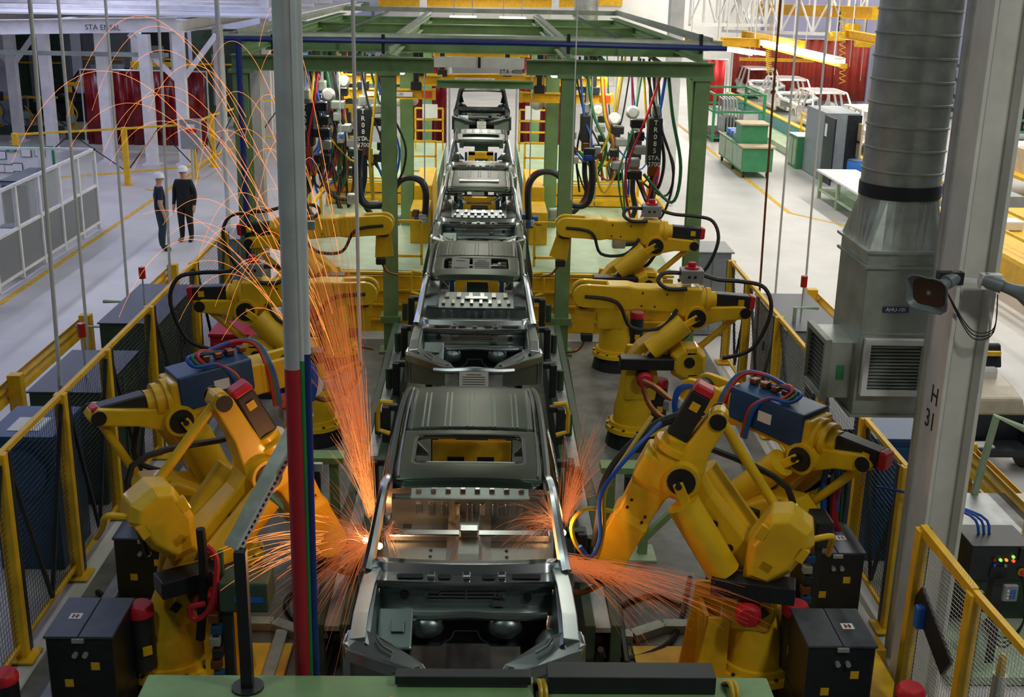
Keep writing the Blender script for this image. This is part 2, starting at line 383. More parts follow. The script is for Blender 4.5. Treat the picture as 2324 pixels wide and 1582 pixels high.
    fw = MB().loft([[V((x, y, z)) for x in (-.66, -.4, 0, .4, .66)] for y, z in ((-.62, 1.84), (-.61, 1.75), (-.63, 1.68), (-.69, 1.665), (-.71, 1.645))], closed=False).build('firewall', 'firewall_steel', T, smooth=True)
    fw.modifiers.new('sheet', 'SOLIDIFY').thickness = .012
    fz = lambda z: 1.665+(z-1.45)*.44
    for p0, p1 in (((-.30, 1.76), (-.30, 1.66)), ((-.30, 1.66), (.24, 1.66)), ((-.2, 1.73), (-.2, 1.68)), ((-.2, 1.73), (.04, 1.73)), ((.04, 1.73), (.30, 1.74)), ((0, 1.8), (0, 1.6)), ((.22, 1.72), (.22, 1.66)), ((-.30, 1.6), (.26, 1.6))):
        MB().bar((p0[0], -.632, fz(p0[1])), (p1[0], -.632, fz(p1[1])), .014, .014).build('firewall_bead', 'highlight_steel', fw)
    for x, z, r in ((-.47, 1.68, .045), (.47, 1.64, .04), (.24, 1.78, .018), (-.12, 1.79, .016)):
        MB().cyl((x, -.645, fz(z)), (x, -.60, fz(z)), r*.75, n=12).build('firewall_hole', 'rubber', fw)
    MB().box((.25, -.65, 1.715), (.09, .05, .05)).build('pedal_bracket', steel, fw, bev=.01)
    MB().tube([(-.62, -.71, 1.64), (-.3, -.73, 1.635), (0, -.72, 1.645), (.3, -.73, 1.635), (.62, -.71, 1.64)], .032, 8, 4).build('firewall_ledge', steel, T, smooth=True)
    for s in (-1, 1):
        MB().sph((s*.30, -.70, 1.54), .12, 12, 8, (1.15, .8, .8)).build('toe_board', 'firewall_steel' if steel == 'body_steel' else steel, T, smooth=True)
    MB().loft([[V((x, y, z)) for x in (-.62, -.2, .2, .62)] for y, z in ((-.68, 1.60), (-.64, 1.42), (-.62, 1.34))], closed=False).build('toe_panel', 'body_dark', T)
    MB().box((-.52, -.95, 1.66), (.26, .34, .03), M=Matrix.Rotation(.5, 3, 'X')).build('battery_tray', 'firewall_steel', T, bev=.03)
    MB().box((-.50, -.96, 1.69), (.10, .10, .02), M=Matrix.Rotation(.5, 3, 'X')).build('tray_recess', 'firewall_steel', T, bev=.005)
    MB().tube([(-.5, -1.47, 1.60), (-.3, -1.50, 1.60), (0, -1.52, 1.62), (.3, -1.50, 1.60), (.5, -1.47, 1.60)], [.03, .034, .036, .034, .03], 6, 4).build('radiator_support', steel, T, smooth=True)
    MB().bar((-.5, -1.47, 1.28), (.5, -1.47, 1.28), .08, .07).build('lower_cross_bar', steel, T, bev=.01)
    # floor
    fl = MB(); xs = [-.76, -.5, -.2, -.12, -.09, .09, .12, .2, .5, .76]; hz = [0, 0, 0, .06, .13, .13, .06, 0, 0, 0]
    fl.loft([[V((x, y, 1.35+(h if y < 1.0 else h*.5))) for x, h in zip(xs, hz)] for y in (-.66, 0, .6, 1.0, 1.58)], closed=False)
    fst = 'firewall_steel' if steel == 'body_steel' else steel
    fp = fl.build('floor_pan', fst, T); fp.modifiers.new('sheet', 'SOLIDIFY').thickness = .012
    MB().b2((-.74, 1.08, 1.35), (.74, 1.20, 1.42)).build('seat_cross_member', steel, T, bev=.015)
    MB().b2((-.09, 1.02, 1.42), (.09, 1.16, 1.49)).build('tunnel_bracket', steel, T, bev=.015)
    for s in (-1, 1):
        for k in range(4): MB().cyl((s*.34, .55+.12*k, 1.35), (s*.34, .55+.12*k, 1.36), .015, n=8).build('floor_hole', 'rubber', fp)
    MB().b2((-.74, 1.58, 1.35), (.74, 1.61, 1.545)).b2((-.74, 1.58, 1.53), (.74, 2.50, 1.545)).build('rear_floor', fst, T)
    for i in range(9):
        MB().box((-.48+.12*i, 1.57, 1.455), (.055, .06, .13)).build('kick_up_bead', steel, T, bev=.008)
    for i in range(8):
        MB().box((-.49+.14*i, 1.85, 1.55), (.055, .22, .05)).build('floor_bead', steel, T, bev=.008)
    for i in range(6):
        MB().box((-.45+.18*i, 2.25, 1.55), (.07, .26, .045)).build('floor_bead', steel, T, bev=.008)
    MB().box((0, 2.08, 1.565), (.36, .14, .03)).build('spare_bracket', steel, T, bev=.012)
    MB().b2((-.74, 2.46, 1.24), (.74, 2.54, 1.50)).build('rear_sill', steel, T, bev=.01)
    return T
CARY = [8.73, 15.47, 22.24, 29.05, 36.2]
cars = [make_car('body_steel', 'shaded_steel')]
CL = ['bare steel car body with open sunroof being welded, sparks at its doors',
      'bare steel car body with sunroof hole and papers, directly after the welded one',
      'bright bare steel car body with closed roof and bent bar across its windscreen opening',
      'bright bare steel car body with sunroof, second from the dark body at the line end',
      'dark green painted-looking car body raised high at the far end of the line']
for i in (1,): cars.append(clone(cars[0]))
cars.append(make_car('body_steel', 'shaded_steel', False)); cars.append(clone(cars[0]))
cars.append(make_car('body_dark', 'body_dark', False))
for i, c in enumerate(cars):
    c.location = (0, CARY[i], .55 if i == 4 else 0); c['label'] = CL[i]; c['group'] = 'car bodies on the welding line'
MB().tube([V((-.66, 22.24+.25, 2.28)), V((-.4, 22.24+.3, 2.24)), V((-.24, 22.5, 2.10)), V((.24, 22.5, 2.10)), V((.4, 22.54, 2.24)), V((.66, 22.49, 2.28))], .02, 8).xf(Matrix.Translation((0, -22.24, 0))).build('cross_tube', 'body_steel', cars[2])
MB().ext([V((x, 22.24+.55+y, roofz(0, .5)+.002)) for x, y in ((-.38, 0), (.38, 0), (.38, .2), (.2, .12), (-.2, .12), (-.38, .2))], (0, 0, .02)).xf(Matrix.Translation((0, -22.24, 0))).build('roof_patch', 'body_silver', cars[2])
def sheet(c, w, h, ry, label, lines=4, tilt=0):
    """a paper sheet hung facing the camera side"""
    t = thing('paper_sheet', label, 'paper', V(c)-V((0, 0, h/2)), 'paper sheets on the car bodies')
    MB().box(c, (w, .006, h), M=Matrix.Rotation(tilt, 3, 'X') @ Matrix.Rotation(ry, 3, 'Y')).build('sheet', 'paper', t)
    for i in range(lines):
        lw = w*(.5 if i == 0 else .78); MB().box(V(c)+V((0, -.005, h*(.3-.6*i/max(1, lines-1)))), (lw, .003, h*.035), M=Matrix.Rotation(tilt, 3, 'X') @ Matrix.Rotation(ry, 3, 'Y')).build('printed_line', 'ink', t)
    return t
sheet((.0, 15.47-1.545, 1.50), .36, .21, 0, 'white printed sheet hung on the front of the second car body', 5)
sheet((-.22, 15.47+.90, 2.375), .25, .17, .05, 'blank-looking white sheet hanging in the sunroof hole, plainer than its printed neighbour', 2)
sheet((.08, 15.47+.90, 2.375), .26, .17, 0, 'printed white sheet hanging in the sunroof hole of the second body', 5)
sheet((-.02, 22.24+.02, 2.34), .24, .09, 0, 'small white slip under the roof header of the third car body', 2)
sheet((-.0, 22.24+.35, 1.55), .26, .10, 0, 'white card lying inside the windscreen opening of the third body', 2, -.7)
sheet((.0, 36.2-1.56, 2.10), .26, .24, 0, 'white sheet on the nose of the dark far car body', 3)
# yellow lift trestle behind each body
for i, y in enumerate(CARY[:4]):
    t = thing('lift_trestle', ['yellow lift trestle seen through the sunroof of the welded body', 'yellow lift trestle behind the second car body with sunroof papers', 'yellow lift trestle behind the third car body with bent bar', 'yellow and blue lift trestle in front of the dark far body'][i], 'trestle', (0, y+3.15, 0), 'lift trestles between the bodies')
    Y = y+3.15
    MB().b2((-.34, Y-.06, 1.60), (.34, Y+.06, 1.70)).build('cross_beam', 'paint_yellow', t, bev=.01)
    for s in (-1, 1):
        MB().ext([(s*.34, Y-.06, 1.70), (s*.36, Y-.06, 1.25), (s*.24, Y-.06, 1.25), (s*.16, Y-.06, 1.60), (s*.16, Y-.06, 1.70)], (0, .1, 0)).build('gusset_leg', 'paint_yellow', t)
        MB().b2((s*.40-.035, Y-.05, .3), (s*.40+.035, Y+.05, 1.68)).build('guide_post', 'blue_cabinet', t)
    if i == 0:
        MB().b2((-.42, Y-.09, 1.18), (.42, Y-.05, 1.54)).build('front_panel', 'paint_yellow', t, bev=.01)
        for x in (-.17, .15): MB().b2((x-.09, Y-.095, 1.30), (x+.09, Y-.088, 1.36)).build('panel_slot', 'rubber', t)
    MB().b2((-.34, Y+.3, 1.46), (.34, Y+.4, 1.62)).build('rear_beam', 'paint_yellow', t, bev=.01)
    for x in (-.27, .27): MB().b2((x-.03, Y+.05, 1.5), (x+.03, Y+.3, 1.56)).build('tie_bar', 'paint_yellow', t)
    MB().b2((-.42, Y-.2, .28), (.42, Y+.5, .36)).b2((-.3, Y-.1, 0), (.3, Y+.4, .28)).build('base', 'blue_cabinet', t)
# ================================================================ welding robots
def robot(label, base, yaw, S_, E_, R_, W_, sd, dress=None, gun='plain', gl=None):
    bx, by = base; dv = V((cos(yaw), sin(yaw), 0)); nv = V((-sin(yaw), cos(yaw), 0)); B = V((bx, by, 0))
    def rp(p):                                   # pixel -> (reach, height) in the robot's own plane
        D = CW + CR*((p[0]-1162)/F) - CU*((p[1]-791)/F)
        t = (B-CP).dot(nv)/D.dot(nv); q = CP+D*t-B; return V((q.dot(dv), 0, q.z))
    if isinstance(S_[0], float): Sj, E, R, W = [V((p[0], 0, p[1])) for p in (S_, E_, R_, W_)]
    else: Sj, E, R, W = rp(S_), rp(E_), rp(R_), rp(W_)
    c = R-E; K = Sj+c
    T = thing('welding_robot', label, 'robot', (0, 0, 0), 'yellow welding robots along the line')
    Y = lambda p, y: V((p.x, y, p.z))
    ye = 'robot_yellow'
    # base
    MB().cyl((0, 0, .012), (0, 0, .24), .40, .36, 20).build('pedestal', 'black_metal', T)
    fl = MB().cyl((0, 0, .24), (0, 0, .30), .41, .40, 28).cyl((0, 0, .30), (0, 0, .36), .36, .35, 28).build('base_flange', ye, T, smooth=True)
    for k in range(12):
        a = 2*pi*k/12; MB().cyl((.38*cos(a), .38*sin(a), .30), (.38*cos(a), .38*sin(a), .32), .018, n=6).build('bolt', 'black_metal', fl)
    tm = MB(); hs = Sj.z-.1
    tm.loft([[V((r*cos(a)*sx+ox, r*sin(a), z)) for a in [2*pi*i/20 for i in range(20)]] for z, r, sx, ox in ((.36, .31, 1, 0), (.56, .30, 1, 0), (.70, .27, 1, Sj.x*.25), (hs, .21, 1.1, Sj.x*.8), (hs+.12, .20, 1.1, Sj.x))])
    tu = tm.build('turret', ye, T, smooth=True)
    for s in (-1, 1):
        MB().ext([(Sj.x-.2, s*.20, .74), (Sj.x+.2, s*.20, .74), (Sj.x+.22, s*.20, hs-.05), (Sj.x+.16, s*.20, Sj.z+.14), (Sj.x-.16, s*.20, Sj.z+.14), (Sj.x-.24, s*.20, hs-.15)], (0, s*.07, 0)).build('shoulder_plate', ye, T, bev=.015)
    MB().cyl((-.02, sd*.28, hs-.12), (-.02, sd*.285, hs-.12), .06, n=4).build('access_cover', 'black_metal', tu)
    mo = MB().cyl((-.30, sd*.17, .40), (-.30, sd*.17, .92), .115, n=14).build('axis_motor', 'black_metal', T, smooth=True)
    MB().lathe((-.30, sd*.17, .92), (0, 0, 1), [(0, .12), (.07, .12), (.10, .10)], 14).build('motor_cap', 'cap_red', mo, smooth=True)
    MB().box((-.30, sd*.30, .62), (.08, .02, .08)).build('warning_label', 'paint_yellow', mo)
    mo = MB().cyl((Sj.x-.02, sd*.27, Sj.z-.14), (Sj.x-.02, sd*.44, Sj.z-.14), .10, n=14).build('shoulder_motor', 'black_metal', T, smooth=True)
    MB().lathe((Sj.x-.02, sd*.44, Sj.z-.14), (0, sd, 0), [(0, .115), (.07, .115), (.11, .085), (.12, .02)], 14).build('motor_cap', 'cap_red', mo, smooth=True)
    MB().box((Sj.x-.04, sd*.38, Sj.z+.08), (.72, .24, .16)).build('cable_tray', 'cabinet_black', T, bev=.012)
    # upper arm
    ua = (E-Sj).normalized(); un = V((-ua.z, 0, ua.x))
    A = MB()
    A.loft([[Y(Sj+ua*t-un*wd, -th), Y(Sj+ua*t+un*wd, -th), Y(Sj+ua*t+un*wd, th), Y(Sj+ua*t-un*wd, th)] for t, wd, th in ((-.12, .15, .12), (.12, .20, .16), (.45, .17, .14), (.75*(E-Sj).length, .13, .12), ((E-Sj).length-.02, .15, .13), ((E-Sj).length+.1, .12, .12))])
    arm = A.build('upper_arm', ye, T, bev=.02)
    for t in (.32, .55): MB().cyl(Y(Sj+ua*t*(E-Sj).length+un*.02, sd*.14), Y(Sj+ua*t*(E-Sj).length+un*.02, sd*.165), .035, n=10).build('arm_plug', 'rubber', arm)
    el = MB().cyl(Y(E, -.24), Y(E, .24), .16, n=18).build('elbow_hub', ye, T, smooth=True)
    for s in (-1, 1):
        MB().cyl(Y(E, s*.24), Y(E, s*.252), .125, n=18).build('hub_cover', 'rubber', el)
        # balance cylinders
        q0 = Y(E+ua*.0-un*.02, s*.30); q1 = Y(Sj+ua*.10-un*.05*s, s*.30); d = (q1-q0); L = d.length; d /= L
        off = un*(-.10 if s == sd else .16)
        bc = MB().cyl(q0+d*.16+off*.5, q0+d*(L*.86)+off*.5, .148, n=20).build('balance_cylinder', ye, T, smooth=True)
        MB().bar(q0-d*.02, q0+d*.24+off*.4, .09, .05, up=(0, 1, 0)).build('clevis', ye, bc, bev=.008)
        MB().cyl(q0+V((0, -.035, 0)), q0+V((0, .035, 0)), .03, n=8).build('pin', 'black_metal', bc)
        MB().cyl(q0+d*(L*.8)+off*.5, q1+off*.3, .025, n=8).build('piston_rod', 'galvanised', bc)
        MB().cyl(q1+off*.3+V((0, -.05, 0)), q1+off*.3+V((0, .05, 0)), .05, n=10).build('rod_eye', ye, bc)
    # crank with counterweight
    cd = c.normalized(); cn = V((-cd.z, 0, cd.x)); Lc = c.length
    cr = MB()
    def cpt(a, b): return Sj+cd*a+cn*b
    sg = -1 if cn.dot(V((-1, 0, -1))) < 0 else 1
    prof = [(-.10, -.10), (-.10, .10), (Lc*.35, .12), (Lc-.08, .13), (Lc+.06, .10), (Lc+.10, 0), (Lc+.06, -.10), (Lc-.08, -.15), (Lc*.35, -.13)]
    cr.ext([Y(cpt(a, b), -.10) for a, b in prof], (0, .20, 0)).build('crank_arm', ye, T, bev=.02)
    cw = MB(); P = [(Lc-.52, -.11), (Lc-.48, .09), (Lc-.24, .20), (Lc+.10, .23), (Lc+.22, .15), (Lc+.25, -.08), (Lc+.15, -.22), (Lc-.20, -.24)] if dress != 'grey' else [(Lc-.30, -.16), (Lc-.30, .12), (Lc-.16, .22), (Lc+.06, .22), (Lc+.17, .10), (Lc+.18, -.12), (Lc+.08, -.24), (Lc-.14, -.26)]
    cw.loft([[Y(cpt(Lc-.03+(a-Lc+.03)*k, -.03+(b+.03)*k), sd*y) for a, b in P] for y, k in ((.06, .82), (.11, 1), (.36, 1), (.44, .78))])
    blk = cw.build('counterweight', ye, T, bev=.02)
    BM = Matrix((cd, V((0, 1, 0)), -cn)).transposed()
    for a_, b_, w_, h_ in ((Lc-.02, .17, .14, .10), (Lc-.02, -.20, .14, .10), (Lc-.28, -.02, .10, .12)): MB().box(Y(cpt(a_, b_), sd*.415), (w_, .05, h_), M=BM).build('lifting_lug', ye, blk, bev=.01)
    if dress == 'grey': MB().cyl(Y(cpt(Lc-.06, -.05), sd*.44), Y(cpt(Lc-.06, -.05), sd*.452), .075, n=14).build('pivot_cover', 'rubber', blk)
    else: MB().tube([Y(cpt(Lc+.1, .2), sd*.3), Y(cpt(Lc+.2, .34), sd*.25), Y(cpt(Lc+.05, .42), sd*.1), Y(cpt(Lc-.1, .5), -sd*.1)], .028, 7, 5).build('yellow_conduit', ye, blk, smooth=True)
    rd = MB().cyl(Y(K, -sd*.0), Y(R, -sd*.0), .045, n=10).build('link_rod', ye, T, smooth=True)
    for p in (K, R): MB().cyl(Y(p, -.07), Y(p, .07), .085, n=14).build('rod_end', ye, rd, smooth=True)
    # forearm
    d = (W-E).normalized(); n = V((-d.z, 0, d.x)); n = n if n.dot(Sj-E) < 0 else -n
    A0 = E+n*.20
    d = (W-A0).normalized(); n = V((-d.z, 0, d.x)); n = n if n.dot(Sj-E) < 0 else -n; Lf = (W-A0).length
    fp = lambda a, b: A0+d*a+n*b
    rc = (R-A0); ra, rb = rc.dot(d), rc.dot(n)
    prof = [(.26, -.30), (.30, -.02), (-.10, -.06), (ra*.55, (-.06+rb)*.5+.04), (ra+.02, rb+.09), (ra-.09, rb), (ra, rb-.09), (ra*.5, (rb-.3)*.5-.04), (.0, -.36)]
    MB().ext([Y(fp(a, b), -.14) for a, b in prof], (0, .28, 0)).build('forearm_casting', ye, T, bev=.02)
    for s in (-1, 1): MB().cyl(Y(R, s*.14), Y(R, s*.16), .075, n=14).build('rear_pin', 'rubber', rd)
    F1 = MB()
    def sec(a, hy, hz, off=0): return [Y(fp(a, off-hz), -hy), Y(fp(a, off-hz), hy), Y(fp(a, off+hz), hy), Y(fp(a, off+hz), -hy)]
    F1.loft([sec(-.02, .20, .20), sec(.22, .20, .20), sec(.30, .17, .17), sec(Lf*.55, .155, .155), sec(Lf*.62, .175, .175), sec(Lf-.30, .165, .165)])
    fa = F1.build('forearm', ye, T, bev=.025)
    for a, b in ((.45, .09), (.6, -.09), (Lf*.5, .09), (Lf*.5, -.09), (Lf*.75, .09), (Lf*.75, -.09)):
        MB().cyl(Y(fp(a, b), sd*.14), Y(fp(a, b), sd*.17), .014, n=6).build('bolt', 'black_metal', fa)
    gh = MB()
    for a0, a1, r in ((-.06, 0, .20), (-.10, -.06, .16), (-.16, -.10, .18), (-.24, -.16, .13)): gh.cyl(fp(a0, 0), fp(a1, 0), r, n=16)
    gh.build('gear_housing', ye, T, smooth=True)
    mt = MB().loft([sec(-.70, .085, .09, .02), sec(-.24, .09, .10, .02)]).build('forearm_motor', 'black_metal', T, bev=.015)
    MB().loft([sec(-.78, .08, .085, .02), sec(-.70, .092, .098, .02)]).build('motor_cap', 'cap_red', mt, bev=.02)
    MB().loft([[Y(fp(a, .02+b), sd*.094) for a, b in ((-.62, -.04), (-.54, -.04), (-.54, .04), (-.62, .04))], [Y(fp(a, .02+b), sd*.098) for a, b in ((-.62, -.04), (-.54, -.04), (-.54, .04), (-.62, .04))]]).build('warning_label', 'paint_yellow', mt)
    # wrist: two rounded cheeks
    for s in (-1, 1):
        ring = [(Lf-.42, -.16), (Lf-.42, .16)] + [(Lf+.16*sin(pi*i/8), .16*cos(pi*i/8)) for i in range(9)]
        MB().ext([Y(fp(a, b), s*.11) for a, b in ring], (0, s*.07, 0)).build('wrist_cheek', ye, T, bev=.012)
    MB().cyl(Y(W, -.10), Y(W, .10), .12, n=16).build('wrist_hub', 'black_metal', T, smooth=True)
    # gun
    gd = gl if gl else V((.35, 0, -.94))
    gd = V(gd).normalized(); g = MB(); gp = Y(W, 0)
    if gun == 'flag':
        MB().cyl(gp, gp+gd*.2, .09, n=12).build('gun_mount', 'black_metal', T)
        a = gp+gd*.16; sdv = V((gd.z, 0, -gd.x))
        MB().ext([a-sdv*.12, a+sdv*.12, a+gd*.42+sdv*.10, a+gd*.36-sdv*.20], (0, .03, 0)).build('orange_plate', 'paint_yellow', T)
        MB().box(a+gd*.46, (.16, .14, .12)).build('gun_body', 'black_metal', T, bev=.02)
        MB().tube([a+gd*.46, a+gd*.6+V((.12, 0, -.05)), a+gd*.6+V((.3, 0, -.1))], .02, 6, 4).build('electrode_arm', 'copper', T)
    else:
        MB().box(gp+gd*.18, (.2, .22, .28)).build('gun_body', 'black_metal', T, bev=.03)
        s1 = V((1, 0, 0))
        MB().tube([gp+gd*.2, gp+gd*.25+s1*.25, gp+gd*.15+s1*.55, gp+gd*.12+s1*.75], .035, 8, 4).build('electrode_arm', 'copper', T, smooth=True)
        MB().tube([gp+gd*.36, gp+gd*.5+s1*.2, gp+gd*.42+s1*.5, gp+gd*.2+s1*.72], .03, 8, 4).build('electrode_arm', 'copper', T, smooth=True)
        MB().box(gp+gd*.30+s1*.2, (.3, .12, .12)).build('transformer', 'grey_box', T, bev=.02)
    if dress == 'blue':
        g0 = gp+gd*.22
        MB().cyl(g0+V((.05, sd*.12, 0)), g0+V((.05, sd*.22, 0)), .12, n=18).build('gun_wheel', 'white_paint', T, smooth=True)
        MB().cyl(g0+V((.05, sd*.22, 0)), g0+V((.05, sd*.23, 0)), .02, n=8).build('wheel_pin', 'black_metal', T)
        MB().box(g0+V((-.18, sd*.05, -.16)), (.20, .16, .12)).build('gun_pad', 'orange_part', T, bev=.015)
        MB().box(g0+V((-.10, sd*.08, -.30)), (.34, .18, .12)).build('gun_case', 'grey_box', T, bev=.02)
        for k in range(3): MB().tube([g0+V((.02*k, sd*.24, -.15)), g0+V((.04+.02*k, sd*.26, .1)), g0+V((-.05+.03*k, sd*.2, .28)), Y(fp(Lf-.4, .15), sd*.1)], .016, 6, 5).build('gun_hose', 'hose_blue', T, smooth=True)
        bb = MB().loft([sec(.06, .22, .19, .06), sec(Lf-.52, .22, .17, .10)]).build('dress_box', 'blue_box', T, bev=.02)
        o = fp(.5, .26)
        for i, (cm, dx) in enumerate((('hose_blue', 0), ('hose_green', .05), ('hose_red', .10))):
            MB().tube([Y(fp(.75-dx, .28), sd*-.1), Y(fp(.45, .34+dx*.3), sd*-.06), Y(fp(.25+dx, .36), sd*.02), Y(fp(.28+dx, .30), sd*.16), Y(fp(.5, .28), sd*.20), Y(fp(.62+dx*.4, .12), sd*.26), Y(fp(.66+dx*.4, -.2), sd*.27)], .022, 6, 5).build('hose', cm, bb, smooth=True)
            MB().tube([Y(fp(.35+dx, .3), -sd*.12), Y(fp(.75, .38), -sd*.10), Y(fp(1.0-dx*.3, .34), 0), Y(fp(1.06-dx*.5, .1), sd*.2), Y(fp(1.08-dx*.6, -.3), sd*.25)], .022, 6, 5).build('hose', cm, bb, smooth=True)
        for k in range(4): MB().box(Y(fp(.45+.13*k, .30), -sd*.05), (.08, .10, .06)).build('valve', 'copper', bb, bev=.01)
        MB().loft([[Y(fp(a, b), sd*.222) for a, b in ((.42, .02), (.58, .02), (.58, .13), (.42, .13))], [Y(fp(a, b), sd*.226) for a, b in ((.42, .02), (.58, .02), (.58, .13), (.42, .13))]]).build('rating_label', 'paper', bb)
    if dress == 'grey':
        jb = MB().box(Y(fp(.12, .34), 0), (.30, .26, .18)).build('junction_box', 'grey_box', T, bev=.015)
        MB().lathe(Y(fp(.12, .34), 0)+V((0, 0, .09)), (0, 0, 1), [(0, .10), (.025, .10), (.03, .05), (.06, .06), (.09, .05)], 12).build('reset_knob', 'cap_red', jb, smooth=True)
        for dx in (-.03, .05): MB().cyl(Y(fp(.12, .34), sd*.13)+V((dx, 0, 0)), Y(fp(.12, .34), sd*.136)+V((dx, 0, 0)), .02, n=8).build('socket', 'rubber', jb)
        MB().tube([Y(fp(.25, .36), 0), Y(fp(.5, .36), sd*.06), Y(fp(.58, .26), sd*.12), Y(fp(.45, .18), sd*.2), Y(fp(.2, .2), sd*.22)], .03, 6, 5).build('cable', 'rubber', jb, smooth=True)
        MB().tube([Y(fp(0, .36), 0), Y(fp(-.25, .30), 0), Y(fp(-.6, .28), -sd*.05), Y(fp(-.9, .22), 0), Y(fp(-1.0, -.1), sd*.1), Y(fp(-.8, -.6), sd*.15), Y(fp(-.4, -.75), sd*.2)], .03, 6, 5).build('cable', 'rubber', jb, smooth=True)
    if dress == 'grey': MB().tube([Y(fp(.3, -.1), sd*.2), Y(fp(.5, -.35), sd*.26), Y(fp(.9, -.38), sd*.22), Y(fp(Lf*.72, -.05), sd*.2), Y(W, sd*.18)], .025, 6, 5).build('cable', 'rubber', T, smooth=True)
    MB().tube([Y(Sj, -sd*.2)+V((-.3, 0, .1)), Y(K, -sd*.3)+V((0, 0, .2)), Y(E+c*.3, -sd*.3), Y(fp(-.2, .05), -sd*.2)], .03, 6, 5).build('cable', 'rubber', T, smooth=True)
    T.location = (bx, by, 0); T.rotation_euler = (0, 0, yaw)
    return T
robot('yellow welding robot with forearm reaching down to the welded body, beside black cabinet with column', (2.66, 9.57), radians(166), (1700, 1303), (1552, 1070), (1632, 945), (1388, 1248), 1, gun='plain', gl=(.2, 0, -.98))
robot('yellow welding robot with bulky counterweight behind the perforated strut', (-2.69, 9.55), radians(33), (428, 1283), (587, 1062), (495, 905), (735, 1215), -1, gun='plain', gl=(.2, 0, -.98))
robot('yellow welding robot carrying a blue box and hoses, beside the steel air duct', (2.95, 11.5), radians(133), (1705, 1135), (1845, 1028), (1975, 1045), (1590, 885), 1, 'blue')
robot('yellow welding robot carrying a blue box with looped hoses, near the blue machine', (-2.65, 11.7), radians(32), (500, 1100), (395, 940), (215, 940), (665, 828), -1, 'blue')
robot('yellow welding robot with grey box and red knob, in front of the duct-side green post', (2.25, 15.6), radians(180), (1452, 815), (1575, 712), (1687, 705), (1325, 665), 1, 'grey', 'flag', gl=(-.1, 0, -1))
robot('yellow welding robot with grey box behind the tall pipe bundle', (-2.25, 15.6), 0., (690, 800), (565, 697), (458, 690), (832, 660), -1, 'grey', 'flag', gl=(-.3, 0, -1))
robot('yellow welding robot with orange plate, beside the duct-side gantry column foot', (2.35, 19.0), radians(180), (1385, 635), (1484, 552), (1572, 555), (1283, 512), 1, 'grey', 'flag', gl=(.1, 0, -1))
robot('yellow welding robot reaching past the pipe-side green gantry post', (-2.35, 19.0), 0., (745, 630), (655, 545), (568, 548), (872, 507), -1, 'grey', 'flag', gl=(-.1, 0, -1))
# ================================================================ green gantry over the line
def hsec(mb, p0, p1, wf, dp, up=None, t=.025):
    """an I/H beam from p0 to p1: two flanges wf wide, dp apart, and a web"""
    p0 = V(p0); p1 = V(p1); d, s, u = frame(p1-p0)
    if up is not None: s = d.cross(V(up)).normalized(); u = s.cross(d)
    for k in (-1, 1): mb.bar(p0+u*k*(dp/2-t/2), p1+u*k*(dp/2-t/2), wf, t, up=u)
    mb.bar(p0, p1, t, dp-2*t, up=u); return mb
GX = [-3.84, -1.47, 1.45, 3.62]
G = thing('gantry_frame', 'green steel gantry frame over the welding line with station sign', 'gantry', (0, 19.7, 0))
for x in GX:
    hsec(MB(), (x, 19.7, 0), (x, 19.7, 4.72), .24, .24, up=(0, 1, 0)).build('column', 'green_beam', G)
    MB().box((x, 19.7, 4.72), (.36, .30, .05)).build('cap_plate', 'green_beam', G)
    MB().box((x, 19.7, .62), (.34, .34, .12)).build('foot_collar', 'green_beam', G)
    MB().box((x, 19.7, .03), (.4, .4, .06)).build('foot_plate', 'green_beam', G)
for x in (-1.5, 1.47):
    hsec(MB(), (x, 24.7, 0), (x, 24.7, 4.72), .26, .26, up=(0, 1, 0)).build('column', 'green_beam', G)
    hsec(MB(), (x*1.02, 34, 0), (x*1.02, 34, 4.72), .26, .26, up=(0, 1, 0)).build('column', 'green_beam', G)
for y, z in ((19.7, 4.86),):
    hsec(MB(), (-3.98, y, z), (-.74, y, z), .2, .24).build('cross_beam', 'green_beam', G)
    hsec(MB(), (.76, y, z), (3.80, y, z), .2, .24).build('cross_beam', 'green_beam', G)
for y, z in ((22.4, 5.02), (24.7, 4.98), (29, 5.0), (34, 4.98)):
    hsec(MB(), (-3.9, y, z), (3.8, y, z), .2, .26).build('cross_beam', 'green_beam', G)
for x in GX:
    hsec(MB(), (x, 19.82, 5.08), (x, 34, 5.08), .2, .2).build('long_beam', 'green_beam' if abs(x) > 2 else 'green_pale', G)
hsec(MB(), (-.76, 21.5, 4.42), (.95, 21.5, 4.42), .14, .14).build('sign_beam', 'green_beam', G)
p = at(1160, 163, y=21.4); sb = MB().box(p, (.40, .015, .13)).build('sign_plate', 'paper', G)
text('sign_lettering', 'STA 4000', .10, CAMF(p+V((0, -.012, 0))), 'ink', sb)
a = at(985, 128, y=21.6); b = at(1190, 156, y=21.6)
for x0, x1 in ((a.x, a.x+(b.x-a.x)*.48), (a.x+(b.x-a.x)*.52, b.x)):
    MB().b2((x0, 21.58, b.z), (x1, 21.61, a.z)).build('white_panel', 'white_paint', G)
MB().b2((a.x+(b.x-a.x)*.485, 21.55, b.z), (a.x+(b.x-a.x)*.515, 21.62, a.z)).build('panel_clip', 'black_metal', G)
for x in (-3.85, 3.72):
    MB().bar((x, 19.3, 5.30), (x, 34, 5.30), .14, .08).build('top_rail', 'galv_dull', G)
    MB().bar((x*.985, 19.3, 5.36), (x*.985, 34, 5.36), .03, .06).build('top_rail', 'galvanised', G)
for y in (34.,): MB().bar((-3.85, y, 5.30), (3.72, y, 5.30), .12, .12).build('top_rail', 'galv_dull', G)
for x in (-1.47, 1.45): MB().bar((x, 19.8, 5.20), (x*1.0, 34, 5.24), .12, .06).build('top_rail', 'galv_dull', G)
